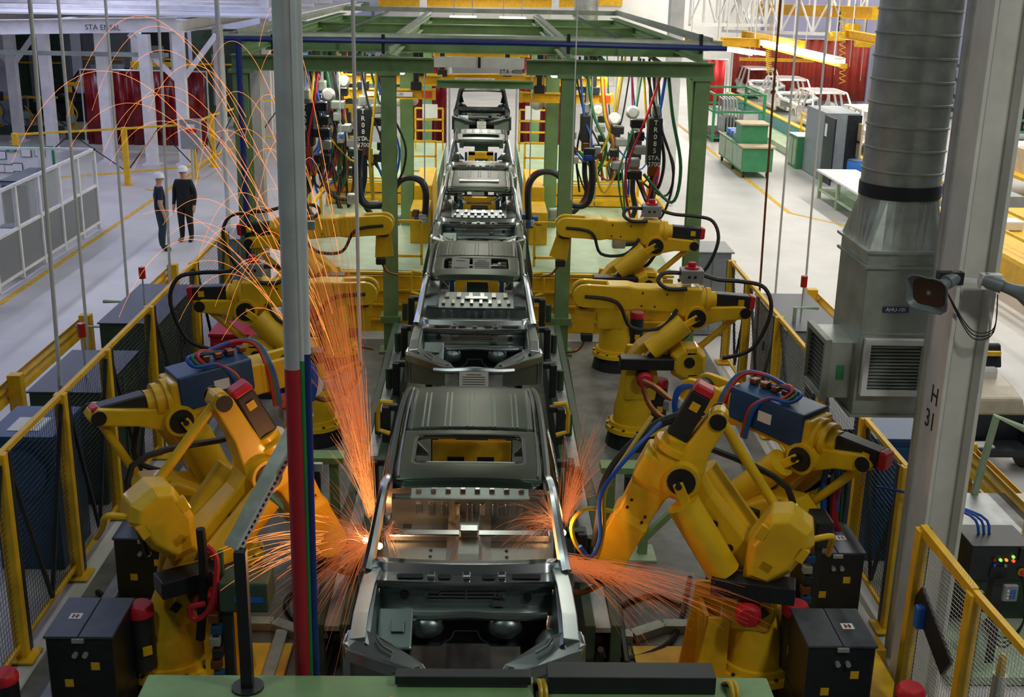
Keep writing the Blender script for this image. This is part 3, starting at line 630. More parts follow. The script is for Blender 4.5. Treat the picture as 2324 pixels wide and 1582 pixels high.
for x in (-2.6, 2.5): MB().bar((x, 19.85, 5.22), (x, 34, 5.22), .05, .05).build('cable_duct', 'green_dark', G)
for x, y in ((-3.4, 24), (-2.2, 24), (2.2, 24), (3.2, 24)): MB().bar((x, 19.8, 4.78), (x*1.0, 24.6, 4.9), .06, .06).build('brace', 'green_dark', G)
MB().bar((3.62, 19.7, 2.9), (3.62, 21.0, 4.75), .10, .10).build('brace', 'green_beam', G)
hp = thing('service_pipe_run', 'grey and navy service pipes running across the front of the green gantry top', 'pipes', (0, 19.35, 5.22))
MB().tube([at(508, 80, y=19.35), at(1150, 88, y=19.35), at(1638, 103, y=19.35)], .06, 8).build('grey_pipe', 'galv_dull', hp, smooth=True)
MB().tube([at(510, 88, y=19.28), at(1150, 98, y=19.28), at(1650, 111, y=19.28)], .038, 8).build('navy_pipe', 'pipe_blue', hp, smooth=True)
for px in (620, 870, 1290, 1590): MB().box(at(px, 100, y=19.33), (.05, .12, .3)).build('hanger', 'black_metal', hp)
# ceiling-hung drop rods and posts of the gantry on the aisle side
for px, l in ((548, 'blue service pipe dropping beside the grey post on the pipe bundle side of the gantry'),):
    pp = at(540, 90, y=19.1)
    tag(MB().tube([pp, (pp.x, pp.y, .05)], .05, 8).build('drop_pipe', 'pipe_blue', smooth=True), l, 'pipe')
for px, py, w, l, mt in ((519, 515, .12, 'light grey round post standing on the aisle side of the gantry', 'pipe_steel'),):
    g = at(px, py, z=0)
    tag(MB().cyl((g.x, g.y, 0), (g.x, g.y, 8.4), w/2, n=12).build('round_post', mt, smooth=True), l, 'post')
pp = at(572, 95, y=21.5)
tag(hsec(MB(), (pp.x, 21.5, 0), (pp.x, 21.5, 5), .26, .26, up=(0, 1, 0)).build('steel_post', 'column_white'), 'pale steel post between the drop pipe and the green gantry column', 'post')

# ================================================================ raised work platforms with yellow fronts
for s, nm in ((-1, 'left'), (1, 'right')):
    P = thing('work_platform', 'raised work platform with yellow stepped front beside the bodies, %s' % ('walking aisle side' if s < 0 else 'air duct side'), 'platform', (s*2.1, 20.6, 0), 'yellow work platforms')
    B = lambda x0, y0, z0, x1, y1, z1: MB().b2((s*x0, y0, z0), (s*x1, y1, z1))
    B(.98, 20.66, 1.14, 3.5, 27, 1.22).build('deck', 'green_pale', P)
    for z0, z1 in ((.10, .32), (.36, .60), (.64, .86), (.90, 1.13)):
        B(.98, 20.60, z0, 3.5, 20.66, z1).build('front_panel', 'paint_yellow', P, bev=.008)
    for z in (.34, .62, .88, 1.20): B(.98, 20.52, z-.022, 3.5, 20.60, z+.022).build('kick_rail', 'paint_yellow', P, bev=.008)
    B(.98, 20.55, .0, 3.5, 20.66, .10).build('plinth', 'white_paint', P)
    B(1.0, 20.7, 0, 3.4, 26.9, 1.13).build('under_frame', 'green_dark', P)
    # second tier
    B(.98, 27, 1.2, 3.5, 33.4, 1.75).build('upper_deck', 'green_pale', P)
    for k, (x0, x1) in enumerate(((.98, 1.7), (1.74, 2.6), (2.64, 3.5))):
        for z0, z1 in ((1.24, 1.46), (1.5, 1.72)): B(x0, 26.93, z0, x1, 27, z1).build('front_panel', 'paint_yellow', P, bev=.008)
    # railings (tubular frames)
    def rail(name, x0, x1, y, z0, z1, n=2, m='paint_yellow', w=.045):
        r = MB()
        for x in (x0, x1): r.b2((s*x-w/2, y-w/2, z0), (s*x+w/2, y+w/2, z1))
        for k in range(n+1):
            z = z1-(z1-z0)*k/(n+.0001)*.8; r.b2((s*x0, y-w/2, z-w/2), (s*x1, y+w/2, z+w/2))
        return r.build(name, m, P)
    rail('railing', 1.02, 1.52, 21.1, 1.22, 2.02, 1)
    rail('railing', 1.02, 1.62, 27.4, 1.75, 2.6, 2)
    rail('railing', 1.02, 1.75, 32.0, 1.75, 2.85, 3)
    rail('railing', 2.0, 3.4, 26.6, 1.22, 2.3, 2)
    for y in (22.4, 24.0, 25.6):
        B(3.4, y-.03, 1.22, 3.46, y+.03, 2.25).build('rail_post', 'paint_yellow', P)
    for z in (1.7, 2.22): B(3.4, 21.2, z-.025, 3.46, 26.6, z+.025).build('side_rail', 'paint_yellow', P)
    B(.98, 22.9, 1.22, 1.34, 24.1, 1.86).build('step_box', 'paint_yellow', P, bev=.01)
    B(.98, 24.4, 1.22, 1.34, 26.8, 2.1).build('step_box', 'paint_yellow', P, bev=.01)
    MB().box((s*1.36, 31.95, 2.78), (.40, .02, .36)).build('notice', 'paper', P)
for s in (-1, 1):
    t = thing('conveyor_rail', 'dark green conveyor side rail with clamps, %s' % ('along the robots by the pipe bundle' if s < 0 else 'along the robots by the air duct'), 'conveyor', (s*1.3, 13, 0), 'conveyor side rails')
    for x, w in ((1.12, .10), (1.36, .10)): MB().b2((s*x-w/2, 9.6, .12), (s*x+w/2, 19.4, .62)).build('rail_beam', 'green_dark', t, bev=.01)
    MB().b2((s*1.17, 9.6, .55), (s*1.31, 19.4, .60)).build('rail_top', 'steel_plate', t)
    for k in range(6):
        y = 10.6+1.75*k
        MB().box((s*1.10, y, .84), (.10, .2, .5)).build('clamp_post', 'black_metal', t, bev=.015)
        MB().box((s*1.04, y, 1.06), (.18, .10, .08)).build('clamp_jaw', 'black_metal', t, bev=.015)
        MB().cyl((s*1.22, y+.2, .62), (s*1.22, y+.2, .92), .05, n=10).build('locating_cylinder', 'green_dark', t)
    MB().tube([(s*1.5, 9.8, .1), (s*1.55, 12, .12), (s*1.48, 15, .1), (s*1.52, 19, .12)], .035, 6, 4).build('floor_hose', 'rubber', t)
    for y in (13.6, 20.2):
        MB().tube([(s*.98, y, 1.3), (s*1.12, y, 1.32), (s*1.16, y, 1.2), (s*1.16, y, .95), (s*1.02, y, .9)], .03, 6).build('yellow_hook', 'paint_yellow', t)
# skid carriers under the bodies
for i, y in enumerate(CARY):
    t = thing('body_skid', ['welded body', 'second body with sunroof papers', 'third body with bent bar', 'body second from the line end', 'dark body at the line end'][i] and 'steel skid carrying the ' + ['welded car body with sparks', 'car body with sunroof papers', 'car body with the bent bar', 'sunroof body before the dark one', 'dark car body at the line end'][i], 'skid', (0, y+.7, 0), 'skids under the bodies')
    zo = .55 if i == 4 else 0
    for s in (-1, 1):
        MB().b2((s*.58-.06, y-1.2, .85+zo), (s*.58+.06, y+2.6, .98+zo)).build('runner', 'green_dark', t)
        for yy in (-.9, .3, 1.4, 2.4): MB().b2((s*.58-.04, y+yy-.04, .98+zo), (s*.58+.04, y+yy+.04, 1.355+zo if yy < 1.5 else 1.53+zo)).build('body_rest', 'black_metal', t)
    for yy in (-.9, .7, 2.3): MB().b2((-.58, y+yy-.05, .86+zo), (.58, y+yy+.05, .96+zo)).build('cross_tie', 'green_dark', t)
    MB().b2((-.42, y-1.42, .98+zo), (.42, y-.72, 1.02+zo)).build('blackout_sheet', 'rubber', t)  # dark sheet added to make the engine bay bottom black
    for yy in (-.6, 2.0): MB().b2((-.2, y+yy-.2, 0), (.2, y+yy+.2, .87+zo)).build('support_leg', 'green_dark', t)

# ================================================================ safety fences
def wire(mb, p0, p1, z0, z1, pitch=.055, r=.0016):
    p0 = V(p0); p1 = V(p1); L = (p1-p0).length; n = int(L/pitch); k = int((z1-z0)/pitch)
    for i in range(1, n): 
        q = p0.lerp(p1, i/n); mb.box((q.x, q.y, (z0+z1)/2), (2*r, 2*r, z1-z0))
    for j in range(1, k): mb.bar((p0.x, p0.y, z0+(z1-z0)*j/k), (p1.x, p1.y, z0+(z1-z0)*j/k), 2*r, 2*r)
def fence(x, ys, zt, label):
    t = thing('safety_fence', label, 'fence', (x, (ys[0]+ys[-1])/2, 0), 'yellow post safety fences')
    for y in ys:
        MB().b2((x-.06, y-.05, .0), (x+.06, y+.05, zt)).build('post', 'paint_yellow', t, bev=.01)
        MB().b2((x-.14, y-.14, .012), (x+.14, y+.14, .03)).build('foot_plate', 'paint_yellow', t)
        MB().b2((x-.06, y+.055, .05), (x+.06, y+.12, zt-.02)).build('post_channel', 'black_metal', t)
    for a, b in zip(ys, ys[1:]):
        MB().bar((x, a, zt-.02), (x, b, zt-.02), .05, .05).build('top_rail', 'paint_yellow', t)
        MB().bar((x, a, .15), (x, b, .15), .04, .04).build('bottom_rail', 'paint_yellow', t)
        m = MB(); wire(m, (x, a+.13, 0), (x, b-.06, 0), .15, zt-.04); m.build('wire_mesh', 'black_metal', t)['kind'] = 'stuff'
        MB().bar((x+.02, a+.1, zt-.1), (x+.02, (a+b)/2, .2), .035, .035).bar((x+.02, b-.05, zt-.1), (x+.02, (a+b)/2, .2), .035, .035).build('brace', 'black_metal', t)
    return t
fence(-4.23, [8.4, 10.0, 11.6, 13.1, 14.95, 17.4, 19.6], 2.1, 'safety fence with yellow posts and wire mesh along the walking aisle')
fence(4.25, [10.62, 11.95, 13.6, 15.9, 17.9, 19.3], 1.8, 'safety fence with yellow posts and wire mesh behind the air duct')
# near gate beside the white column
g = thing('mesh_gate', 'yellow framed wire mesh gate with dark plate, in front of the white column', 'gate', (4.1, 8.3, 0))
A = at(2095, 1200, y=8.75); Bp = at(2212, 1345, y=7.9); Cp = at(2330, 1480, y=7.2)
for p in (A, Bp):
    MB().b2((p.x-.05, p.y-.05, 0), (p.x+.05, p.y+.05, p.z)).build('post', 'paint_yellow', g, bev=.01)
    MB().b2((p.x+.04, p.y+.05, 0), (p.x+.10, p.y+.10, p.z-.03)).build('post_channel', 'black_metal', g)
MB().bar(A, Bp, .06, .08).build('top_rail', 'paint_yellow', g); MB().bar(Bp, Cp, .05, .06).build('top_rail', 'paint_yellow', g)
m = MB(); wire(m, (A.x, A.y, 0), (Bp.x, Bp.y, 0), .1, A.z-.03, .035, .0014); wire(m, (Bp.x, Bp.y, 0), (Cp.x, Cp.y, 0), .1, Bp.z-.03, .035, .0014)
m.build('wire_mesh', 'pipe_steel', g)['kind'] = 'stuff'
q0 = at(2098, 1355, y=8.6)
MB().bar(A.lerp(Bp, .08)+V((0, 0, -.55)), A.lerp(Bp, .75)+V((0, 0, -.82)), .03, .22).build('dark_plate', 'black_metal', g)
bl = at(2090, 1400, y=8.55)
MB().b2(bl-V((.05, .04, .10)), bl+V((.06, .04, .10))).build('lock_switch', 'blue_bright', g, bev=.015)
# ================================================================ guard rails, outer cabinets, beacons
def guard(label, x, ys, zt=1.1):
    t = thing('guard_rail', label, 'guard rail', (x, (ys[0]+ys[-1])/2, 0), 'yellow guard rails')
    for y in ys: MB().b2((x-.09, y-.08, 0), (x+.09, y+.08, zt)).build('post', 'paint_yellow', t, bev=.012)
    s = 1 if x < 0 else -1
    for z in (zt-.22, .28):
        prof = [(.09, -.16), (.12, -.10), (.17, -.06), (.12, -.01), (.12, .01), (.17, .06), (.12, .10), (.09, .16)]
        MB().loft([[(x-s*a, y, z+b) for a, b in prof] + [(x-s*(a-.012), y, z+b) for a, b in reversed(prof)] for y in (ys[0]-.2, ys[-1]+.2)]).build('w_beam', 'paint_yellow', t)
    return t
guard('yellow corrugated guard rail on the aisle side, longer nearer run', -6.1, [12.6, 15.1, 18.0])
guard('yellow corrugated guard rail on the aisle side, shorter run toward the workers', -5.6, [18.9, 21.4])
guard('yellow corrugated guard rail beyond the fence near the duct grille', 5.9, [18.2, 20.2])
guard('yellow corrugated guard rail half hidden by the duct foot', 5.8, [11.0, 13.6])
for i, (x, y0, y1, z, mt, lab) in enumerate([
    (-4.85, 13.4, 15.0, 1.45, 'green_dark', 'dark green weld control cabinet behind the aisle fence with a red beacon'),
    (-4.95, 16.4, 18.6, 1.42, 'green_dark', 'dark green weld control cabinet nearer the workers with a red beacon'),
    (4.95, 16.5, 18.6, 1.4, 'grey_box', 'grey green weld control cabinet behind the fence with thin red beacon'),
    (4.8, 13.1, 14.8, 1.2, 'green_dark', 'dark green cabinet behind the fence below the duct grille')]):
    t = thing('control_cabinet', lab, 'cabinet', (x, (y0+y1)/2, 0), 'weld control cabinets')
    MB().b2((x-.42, y0, .02), (x+.42, y1, z)).build('body', mt, t, bev=.015)
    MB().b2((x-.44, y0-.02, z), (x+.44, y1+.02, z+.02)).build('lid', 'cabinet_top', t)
    s = 1 if x < 0 else -1
    for k in range(2):
        d = MB().b2((x+s*.42-.006, y0+.06+(y1-y0)/2*k, .15), (x+s*.42+.012, y0-.04+(y1-y0)/2*(k+1), z-.08)).build('door', mt, t)
        MB().box((x+s*.44, y0+.2+(y1-y0)/2*k, .8), (.03, .03, .14)).build('handle', 'black_metal', d)
    if i < 3:
        b = MB().cyl((x+(.1 if x < 0 else -.1), y0+.5, z+.02), (x+(.1 if x < 0 else -.1), y0+.5, z+.55), .012, n=6).build('beacon_pole', 'pipe_steel', t)
        MB().cyl((x+(.1 if x < 0 else -.1), y0+.5, z+.55), (x+(.1 if x < 0 else -.1), y0+.5, z+.72), .05, n=10).build('beacon_lens', 'red_lamp', b)
for pts, lab in (([(243, 850, 1.4), (243, 742, 2.0), (195, 742, 2.0)], 'short green pipe stand beside the nearer guard rail post'), ([(305, 770, 1.4), (300, 685, 1.9), (258, 685, 1.9)], 'short green pipe stand nearer the workers beyond the fence'),
                 ([(1803, 745, 1.4), (1805, 698, 1.75), (1848, 698, 1.75)], 'pale green pipe stand beside the yellow guard rail by the duct'), ([(1850, 790, 1.4), (1852, 745, 1.75), (1870, 742, 1.75)], 'pale green pipe stand close to the duct side grille')):
    x = -5.4 if pts[0][0] < 1000 else 4.75
    q = [at(a, b, x=x) for a, b, c in pts]; q[0] = V((q[1].x, q[1].y, 0)); q[1] = V((q[1].x, q[1].y, q[1].z)); q[2] = V((q[1].x+(-.45 if x < 0 else .35), q[1].y, q[1].z))
    tag(MB().tube(q, .03, 8).build('pipe_stand', 'green_pale', smooth=False), lab, 'pipe stand', 'green pipe stands')
# ================================================================ black supply cabinets, yellow bases and steel channels in the cell
def cabinet(label, x0, y0, x1, y1, z0, z1, s):
    t = thing('supply_cabinet', label, 'cabinet', ((x0+x1)/2, (y0+y1)/2, 0), 'black supply cabinets')
    MB().b2((x0, y0, z0), (x1, y1, z1)).build('body', 'cabinet_black', t, bev=.012)
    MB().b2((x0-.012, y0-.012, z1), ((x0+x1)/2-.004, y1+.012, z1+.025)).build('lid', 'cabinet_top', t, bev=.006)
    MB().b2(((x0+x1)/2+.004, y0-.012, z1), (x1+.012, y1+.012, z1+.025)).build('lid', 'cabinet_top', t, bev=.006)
    MB().b2((x0, y0, .01), (x1, y1, z0)).build('plinth', 'black_metal', t)
    cx = x0+.28*(x1-x0) if s < 0 else x0+.72*(x1-x0)
    lg = MB().b2((cx-.05, (y0+y1)/2-.04, z1+.025), (cx+.05, (y0+y1)/2+.05, z1+.028)).build('maker_label', 'paper', t)
    for dx in (-.02, .015): MB().b2((cx+dx-.008, (y0+y1)/2-.025, z1+.028), (cx+dx+.008, (y0+y1)/2+.03, z1+.030)).build('label_mark', 'ink', lg)
    MB().b2((cx-.025, (y0+y1)/2-.005, z1+.028), (cx+.03, (y0+y1)/2+.01, z1+.0305)).build('label_mark', 'cap_red', lg)
    MB().b2(((x0+x1)/2-.05, y0-.03, z1-.03), ((x0+x1)/2+.05, y0-.002, z1+.01)).build('latch', 'galvanised', t, bev=.006)
    for dx in (.2, .27): MB().cyl((x0+dx*(x1-x0)*2.2, y0-.04, z1-.14), (x0+dx*(x1-x0)*2.2, y0, z1-.14), .022, n=8).build('connector', 'galvanised', t)
    for px, pz in ((.3, .18), (.72, .34)): MB().b2((x0+px*(x1-x0)-.035, y0-.004, z0+pz), (x0+px*(x1-x0)+.035, y0, z0+pz+.07)).build('warning_label', 'paint_yellow', t)
    return t
cabinet('black supply cabinet with lidded top, beside the robot with the perforated strut', -3.44, 8.62, -2.90, 9.24, .42, 1.05, -1)
cabinet('black supply cabinet behind the counterweight robot, in front of the blue machine', -3.50, 10.65, -2.92, 11.22, .30, .92, -1)
cabinet('black supply cabinet beside the white column and robot base', 2.82, 8.55, 3.38, 9.14, .42, 1.05, 1)
cabinet('dark supply cabinet behind the robot base, near the yellow floor beam', 3.32, 10.4, 3.86, 11.02, .30, .95, 1)
for lab, rects in (('yellow steel base frame under the pipe-side front robot and cabinets', [((-4.1, 8.35, .012), (-3.2, 8.75, .2)), ((-4.0, 10.0, .012), (-2.3, 10.25, .2)), ((-2.5, 9.2, .012), (-1.7, 10.2, .06)), ((-3.4, 8.7, .012), (-2.3, 9.9, .04))]),
                   ('yellow steel base frame under the duct-side front robot and cabinet', [((2.9, 9.9, .012), (4.0, 10.15, .2)), ((3.6, 8.8, .012), (3.9, 10.1, .2)), ((1.6, 8.6, .012), (2.5, 10.2, .05)), ((2.2, 8.7, .012), (3.2, 10.0, .04))])):
    t = thing('robot_base_frame', lab, 'base frame', tuple((rects[0][0][i]+rects[0][1][i])/2*(i < 2) for i in range(3)), 'yellow robot base frames')
    for a, b in rects: MB().b2(a, b).build('base_beam', 'paint_yellow', t, bev=.01)
for s, lab in ((1, 'tall yellow bracket standing beside the duct-side robot base and red capped motor'), (-1, 'yellow bracket standing behind the dark post on the pipe bundle side of the pipe bundle')):
    t = thing('robot_bracket', lab, 'bracket', (s*2.05, 9.7, .05), 'yellow robot brackets')
    for k, (y, h) in enumerate(((9.75, 1.0), (9.35, .85))):
        MB().ext([(s*(1.98+.05*k), y, .06), (s*(2.34), y, .06), (s*2.34, y, h), (s*(2.10+.05*k), y, h)], (0, .04, 0)).build('bracket_plate', 'paint_yellow', t)
    MB().b2((s*2.12, 9.39, .06), (s*2.16, 9.75, .85)).build('bracket_web', 'paint_yellow', t)
    MB().cyl((s*1.85, 9.2, .05), (s*1.85, 9.2, .2), .02, n=6).build('anchor_bolt', 'paint_yellow', t)
for s in (-1, 1):
    t = thing('floor_channel', 'bent galvanised floor channel crossing the cell %s' % ('beside the pipe bundle' if s < 0 else 'beside the duct-side robot base'), 'channel', (s*1.6, 10.3, .012), 'galvanised floor channels')
    MB().bar((s*1.0, 10.35, .06), (s*1.62, 10.35, .06), .14, .09).build('channel_run', 'galvanised', t, bev=.008)
    MB().bar((s*1.62, 10.35, .06), (s*1.95, 10.55, .06), .14, .09).build('channel_run', 'galvanised', t, bev=.008)
    MB().bar((s*1.95, 10.55, .06), (s*2.6, 10.55, .06), .14, .09).build('channel_run', 'galvanised', t, bev=.008)
    t2 = MB().b2((s*3.72-.07, 8, .012), (s*3.72+.07, 19, .10)).build('cable_channel', 'steel_plate', bev=.01)
    tag(t2, 'long steel cable channel on the floor inside the fence %s' % ('on the aisle side' if s < 0 else 'by the duct'), 'channel', 'floor cable channels')
tag(MB().b2((-1.9, 8.0, .012), (-1.78, 10.4, .09)).build('floor_angle', 'galvanised', bev=.008), 'short steel channel on the floor between pipe-side robot and pipes', 'channel')
for i, (x, y, lab) in enumerate([(1.75, 12.2, 'green steel weld stand between the two duct-side robots near the sparks'), (-1.75, 12.4, 'green steel weld stand behind the strut, on the pipe bundle side of the sparks')]):
    t = thing('weld_stand', lab, 'stand', (x, y, .012), 'green weld stands')
    s = 1 if x > 0 else -1
    for dx in (-.2, .2): MB().b2((x+dx-.05, y-.05, .03), (x+dx+.05, y+.05, 1.05)).build('leg', 'green_beam', t)
    MB().b2((x-.34, y-.2, .012), (x+.34, y+.2, .035)).build('foot_plate', 'green_pale', t)
    MB().b2((x-.32, y-.12, 1.05), (x+.32, y+.12, 1.12)).build('top_plate', 'green_beam', t)
    MB().bar((x+s*.2, y, .2), (x+s*.75, y+.1, .75), .07, .07).build('brace', 'green_beam', t)
    MB().box((x, y-.15, .8), (.12, .10, .5)).build('valve_block', 'black_metal', t)
    MB().box((x-.1, y-.2, .35), (.2, .12, .16)).build('clamp', 'copper', t)
# ================================================================ foreground cross beam, pipe bundle, strut
fb = thing('green_cross_beam', 'pale green steel cross beam in front of the welded car body', 'beam', (0, 6.45, 0))
bl = at(330, 1528, y=6.55); br = at(1745, 1543, y=6.55); zt = 2.03
for x0, x1, nm in ((bl.x, .45, 'main_beam'), (.53, br.x, 'main_beam')):
    MB().b2((x0, 6.30, zt-.26), (x1, 6.60, zt)).build(nm, 'green_beam', fb, bev=.012)
MB().b2((.40, 6.32, zt-.24), (.6, 6.58, zt-.03)).build('joint_plate', 'green_dark', fb)
for x in (-1.75, 1.75): MB().b2((x-.12, 6.32, 0), (x+.12, 6.58, zt-.26)).build('leg', 'green_beam', fb)
for x0, x1 in ((-1.35, -.85), (1.0, 1.3)): MB().ext([(x0, 6.30, zt-.02), (x0+.06, 6.30, zt-.02), (x1+.06, 6.30, zt-.26), (x1, 6.30, zt-.26)], (0, -.02, 0)).build('gusset', 'green_pale', fb)
MB().b2((-.42, 6.46, zt+.02), (.43, 6.56, zt+.08)).build('black_bar', 'black_metal', fb, bev=.008)
MB().b2((.53, 6.40, zt+.0), (1.58, 6.58, zt+.12)).build('black_bar', 'black_metal', fb, bev=.008)
text('beam_lettering', '3 4-11', .11, CAMF((-1.72, 6.295, zt-.13)), 'ink', fb)
for i, (x, cm) in enumerate(((.47, 'hose_yellow'), (.50, 'hose_yellow'), (1.66, 'hose_yellow'), (1.69, 'hose_yellow'))):
    MB().tube([(x-.04, 6.62, zt-.2), (x, 6.5, zt+.03), (x+.02, 6.36, zt+.03), (x+.02, 6.24, zt-.3)], .016, 6, 4).build('cable', cm, fb, smooth=True)
MB().box((-.19, 6.28, zt-.1), (.05, .08, .26)).build('valve', 'blue_cabinet', fb, bev=.01)
MB().box((-.27, 6.28, zt-.1), (.06, .06, .22)).build('valve', 'copper', fb, bev=.01)
MB().tube([(-.5, 6.28, zt-.3), (-.47, 6.28, zt-.04), (-.42, 6.33, zt+.0)], .03, 6, 4).build('yellow_clip', 'paint_yellow', fb)
pb = thing('pipe_bundle', 'tall bundle of steel conduits with red, green and blue lower ends', 'pipes', (-1.0, 6.72, 2.03))
pt_ = lambda px, y0=6.72: at(px, 0, y=y0)
def pole(name, x, r, zsplit, mt, dx):
    MB().cyl((x+dx, 6.72, zsplit), (x, 6.72, 8.6), r, n=14).build(name, 'pipe_bright' if r < .04 else 'pipe_steel', pb, smooth=True)
    if mt: MB().cyl((x+dx*1.6, 6.72, 1.2), (x+dx, 6.72, zsplit), r*1.02, n=14).build(name+'_painted_end', mt, pb, smooth=True)
zs = at(660, 835, y=6.72).z
pole('conduit', pt_(642).x, .052, zs, 'pipe_red', -.02)
pole('thin_conduit', pt_(668).x, .026, zs+.05, 'pipe_green', -.03)
pole('thin_conduit', pt_(682).x, .022, zs+.09, 'pipe_blue', -.03)
for z in (4.9, 3.4): MB().box((pt_(660).x-.01, 6.74, z), (.2, .03, .05)).build('clamp', 'galvanised', pb)
stt = thing('perforated_strut', 'perforated grey steel strut bracing the pipe bundle on a dark post', 'strut', (-1.2, 6.55, 2.03))
a = at(702, 932, y=6.95); b = at(535, 1248, y=6.45)
d = (b-a).normalized(); vw = ((a+b)/2-CP).normalized(); sv = d.cross(vw).normalized(); vw = sv.cross(d).normalized()
if sv.x < 0: sv = -sv
f1 = sv*.85-vw*.53; f2 = sv*.53+vw*.85
MB().bar(a-f1*.045, b-f1*.045, .09, .008, up=d.cross(f1)).build('strut_face', 'galvanised', stt)
nrm = d.cross(f2).normalized()
if nrm.dot(vw) > 0: nrm = -nrm
fc = f2*.032
sf = MB().bar(a+fc, b+fc, .064, .008, up=nrm).build('strut_flange', 'pipe_bright', stt)  # brighter steel than the strut face, light on the flange put into the colour
L = (b-a).length
for k in range(26):
    c = a+fc+d*(L*(k+.5)/26)+nrm*.004
    MB().cyl(c-nrm*.003, c+nrm*.003, .012, n=6).build('strut_hole', 'rubber', sf)
pz = at(545, 1250, y=6.45)
MB().b2((pz.x-.035, 6.42, 2.031), (pz.x+.035, 6.49, pz.z)).build('dark_post', 'black_metal', stt)
MB().cyl((pz.x, 6.455, 2.03), (pz.x, 6.455, 2.045), .10, n=14).build('post_foot', 'black_metal', stt)
# ================================================================ air duct, white column, loudspeakers
D = thing('air_duct', 'galvanised air supply duct with round riser, grilles and blue sign', 'duct', (3.9, 10.6, 2.4))
yf = 10.35; c0 = at(1932, 940, y=yf); c1 = at(2094, 942, y=yf); zb = c0.z; x0, x1 = c0.x, c1.x; yb = yf+.85
zt_ = at(2040, 610, y=yf).z
MB().b2((x0, yf, zb), (x1, yb, zt_)).build('plenum', 'galv_dull', D, bev=.006)
MB().b2((x0-.03, yf-.03, zb-.02), (x1+.03, yb+.03, zb)).build('bottom_flange', 'galv_dull', D)
MB().b2((x0-.03, yf-.03, zt_), (x1+.03, yb+.03, zt_+.025)).build('flange', 'galv_dull', D)
MB().b2((x0, yf, zt_+.025), (x1, yb, zt_+.14)).b2((x0-.04, yf-.04, zt_+.14), (x1+.04, yb+.04, zt_+.165)).build('collar', 'galvanised', D)
MB().b2((x0, yf-.006, zt_-.62), (x1, yf, zt_-.60)).build('seam', 'galvanised', D)
cx, cy = (x0+x1)/2+.02, (yf+yb)/2; rr = .355; z1 = at(2040, 455, y=cy-.3).z; z0 = zt_+.165
sq = []; ci = []
for i in range(32):
    t = 2*pi*i/32; k = max(abs(cos(t)), abs(sin(t))); sq.append(V((cx-.02+(x1-x0)/2*cos(t)/k, cy+(yb-yf)/2*sin(t)/k, z0))); ci.append(V((cx+rr*cos(t), cy+rr*sin(t), z1)))
MB().loft([sq, ci]).build('transition', 'galvanised', D)
MB().cyl((cx, cy, z1), (cx, cy, z1+.12), rr+.012, n=32).build('black_band', 'black_metal', D, smooth=True)
MB().cyl((cx, cy, z1+.12), (cx, cy, 8.8), rr, n=36).build('round_riser', 'galvanised', D, smooth=True)
for k in range(16):
    z = z1+.22+.20*k
    MB().lathe((cx, cy, z), (0.03, .02, 1), [(0, rr+.002), (.004, rr+.012), (.018, rr+.012), (.022, rr+.002)], 36).build('lock_seam', 'galv_dull', D, smooth=True)
def grille(o, ux, w, h, dep, n, fm, sm, name):
    """frame with slats on a face; o = centre, ux = direction along the face, outward normal = ux x z"""
    o = V(o); ux = V(ux); nz = ux.cross(V((0, 0, 1))); g = MB(); uz = V((0, 0, 1))
    for s in (-1, 1):
        g.bar(o+uz*s*(h/2-.025)-ux*w/2, o+uz*s*(h/2-.025)+ux*w/2, dep, .05, up=(0, 0, 1)); g.bar(o+ux*s*(w/2-.025)-uz*(h/2-.05), o+ux*s*(w/2-.025)+uz*(h/2-.05), .05, dep, up=nz)
    f = g.build(name, fm, D)
    MB().bar(o-nz*dep*.4-ux*(w/2-.04), o-nz*dep*.4+ux*(w/2-.04), .01, h-.08, up=(0, 0, 1)).build('grille_dark', 'rubber', f)
    for k in range(n):
        z = -h/2+.06+(h-.12)*(k+.5)/n
        MB().bar(o+uz*z-ux*(w/2-.05)-nz*.008, o+uz*z+ux*(w/2-.05)-nz*.008, .022, .010, up=(uz*.85+nz*.5)).build('slat', sm, f)
gc = at(2028, 834, y=yf-.04)
grille(gc, (1, 0, 0), .58, .54, .07, 13, 'white_paint', 'galvanised', 'front_grille')
zz = at(1900, 830, x=x0-.1).z
MB().b2((x0-.22, yf+.12, zz-.27), (x0, yb-.12, zz+.27)).build('side_spout', 'galvanised', D)
grille((x0-.25, cy, zz), (0, -1, 0), .66, .60, .06, 11, 'galv_dull', 'rubber', 'side_grille')
MB().box((x0-.11, yf+.115, zz-.02), (.07, .01, .14)).build('green_sticker', 'green_bench', D)
sp = at(2033, 703, y=yf-.008); s_ = MB().box(sp, (.235, .012, .052)).build('duct_sign', 'sign_blue', D)
text('sign_lettering', 'AHU-101', .048, CAMF(sp+V((0, -.008, 0))), 'white_ink', s_)
# white H column with lettering
Cm = thing('steel_column', 'white H section steel column lettered H 31 beside the air duct', 'column', (4.12, 9.48, 0))
MB().b2((3.95, 9.3, 0), (3.985, 9.66, 9.5)).build('flange', 'column_white', Cm, bev=.006)
MB().b2((4.25, 9.3, 0), (4.285, 9.66, 9.5)).build('flange', 'column_white', Cm, bev=.006)
MB().b2((3.985, 9.465, 0), (4.25, 9.495, 9.5)).build('web', 'column_white', Cm)
MB().cyl((4.03, 9.44, .1), (4.03, 9.44, 9.4), .018, n=8).build('conduit', 'pipe_steel', Cm, smooth=True)
MB().b2((3.8, 9.15, 0), (4.44, 9.8, .03)).build('base_plate', 'column_white', Cm)
for tx, px, py in (('H', 2121, 900), ('31', 2110, 955)):
    p = at(px, py, x=3.948); text('column_lettering', tx, .23, face_to(p, (0, -1, 0), (0, 0, 1)), 'ink', Cm)
